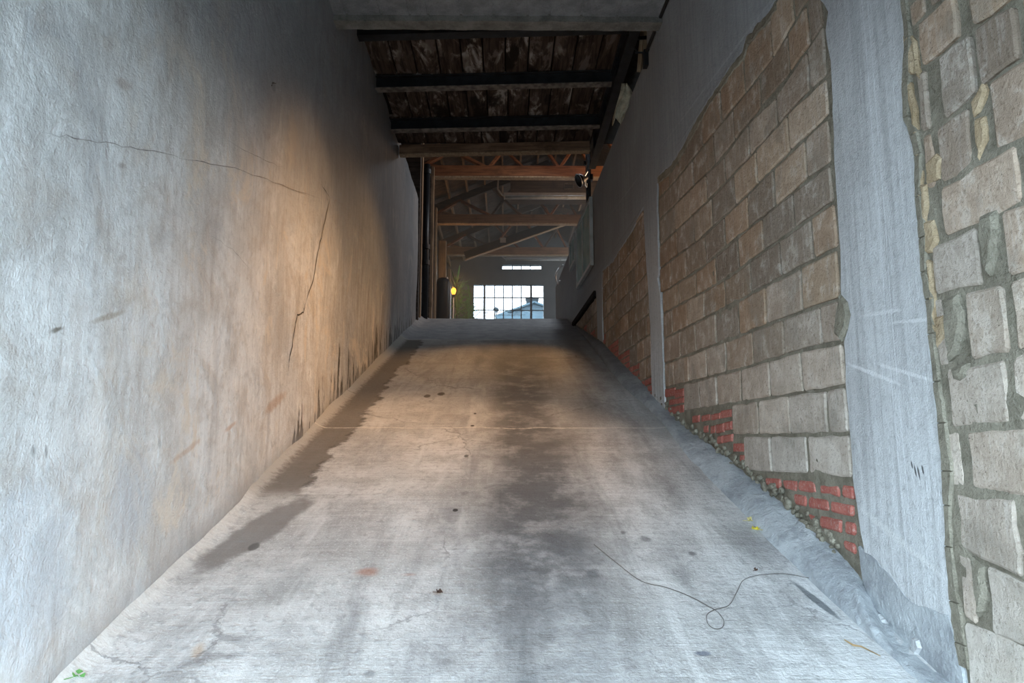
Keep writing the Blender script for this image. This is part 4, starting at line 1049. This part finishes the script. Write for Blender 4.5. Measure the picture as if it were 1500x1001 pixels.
MB().bar((gv[4][0]-.2, 2.8, gv[4][2]), (gv[3][0], 2.8, gv[3][2]+.08), 6.6, .10).build('roof_slope', rfm, t)
MB().bar((gv[2][0]+.2, 2.8, gv[2][2]), (gv[3][0], 2.8, gv[3][2]+.08), 6.6, .10).build('roof_slope', rfm, t)
a, b = at(771.5, 434, 46), at(789, 452, 46)
ch = MB().box((a.x-ox, .3, b.z-.4), (b.x-ox, 1.2, a.z-.08)).build('chimney', simple('chimney_brick', (.012, .018, .022), .9, 0, .3, 6, 0), t)
MB().box((a.x-ox-.05, .25, a.z-.08), (b.x-ox+.05, 1.25, a.z)).build('cap', simple('chimney_cap', (.01, .014, .017), .9), ch)
for i in range(6):
    zq = zb + .5 + i*.32
    if zq < hz[0].z-.5: MB().box((gv[0][0], -.02, zq), (gv[1][0], 0, zq+.02)).build('clapboard', pale, t)
t = tag(empty('low_roof', (at(737, 462, 38).x, 38, 0)), 'low pale blue roof with shallow ridges in front of the house', 'building')
ox = t.location.x; hl = [at(726, 464, 38), at(741, 459, 38), at(757, 464, 38), at(770, 457, 38), at(800, 466, 38)]
V = [(hl[0].x-ox, 0, 0)] + [(p.x-ox, 0, p.z) for p in hl] + [(hl[-1].x-ox, 0, 0)]; n = len(V); V += [(x, 5, z) for x, y, z in V]
pydata('roof_slope', V, [tuple(range(n)), tuple(range(2*n-1, n-1, -1))] + [(i, (i+1) % n, (i+1) % n+n, i+n) for i in range(n)], rfm, t)
pydata('ridge_cap', [(p.x-ox + dx, -.03, p.z + dz) for p in hl for dx, dz in ((0, .0), (0, .05))], [(2*i, 2*i+1, 2*i+3, 2*i+2) for i in range(len(hl)-1)], pale, t)
c = at(726.5, 454, 30)
t = tag(empty('satellite_dish', (c.x, 30, 0)), 'grey satellite dish on a thin mast outside the window', 'dish')
dm = simple('dish_grey', (.014, .024, .03), .6)
d = Vector((.35, -.9, .3)).normalized(); MM = Matrix.Translation((0, 0, c.z)) @ d.to_track_quat('Z', 'Y').to_matrix().to_4x4()
MB().lathe([(.01, -.035), (.08, -.02), (.125, .02), (.12, .025), (.07, -.01), (.008, -.02)], n=20, M=MM).build('dish', dm, t, smooth=True)
MB().tube([(0, .03, 0), (0, .03, c.z)], .022, 8).build('mast', dm, t)
MB().tube([Vector((0, 0, c.z-.10)), Vector((-.12, -.18, c.z-.03)), Vector((-.14, -.2, c.z+.02))], .012, 6).build('feed_arm', dm, t)
bt = simple('bare_branch', (.008, .010, .010), .9)
t = tag(empty('bare_tree', (at(703, 470, 33).x, 33, 0)), 'dark bare branches behind the left panes of the window', 'tree')
zt_ = at(703, 470, 33).z
MB().tube([(0, 0, 0), (0, 0, zt_*.6), (.05, 0, zt_)], [.10, .07, .05], 8).build('trunk', bt, t)
for i in range(9):
    a = R.uniform(0, 6.28); e = R.uniform(.2, .8); L = R.uniform(.35, .7); p0 = Vector((.05, 0, zt_-R.random()*.3))
    p1 = p0 + Vector((math.cos(a)*L*.5, .2*math.sin(a), e*L*.5)); p2 = p1 + Vector((math.cos(a)*L*.5, .2*math.sin(a), -.05))
    MB().tube([p0, p1, p2], [.035, .022, .008], 6).build('branch', bt, t)
t = tag(empty('utility_pole', (0, 36, 0)), 'thin dark cables sagging from a pole outside the window', 'pole')
q_ = at(686, 450, 36); MB().tube([(q_.x, 0, 0), (q_.x, 0, q_.z+.5)], .09, 8).build('shaft', bt, t)
for (ya, yb) in ((453, 461), (457, 450)):
    p0, p1 = at(686, ya, 36), at(770, yb, 36); P = [p0.lerp(p1, f/10) + Vector((0, -36, -.15*math.sin(math.pi*f/10))) for f in range(11)]
    MB().tube(P, .014, 5).build('cable', bt, t)
tag(MB().box((-40, 24.8, -.4), (40, 90, 0)).build('floor_yard', simple('yard', (.35, .36, .34), .9)), kind='structure')
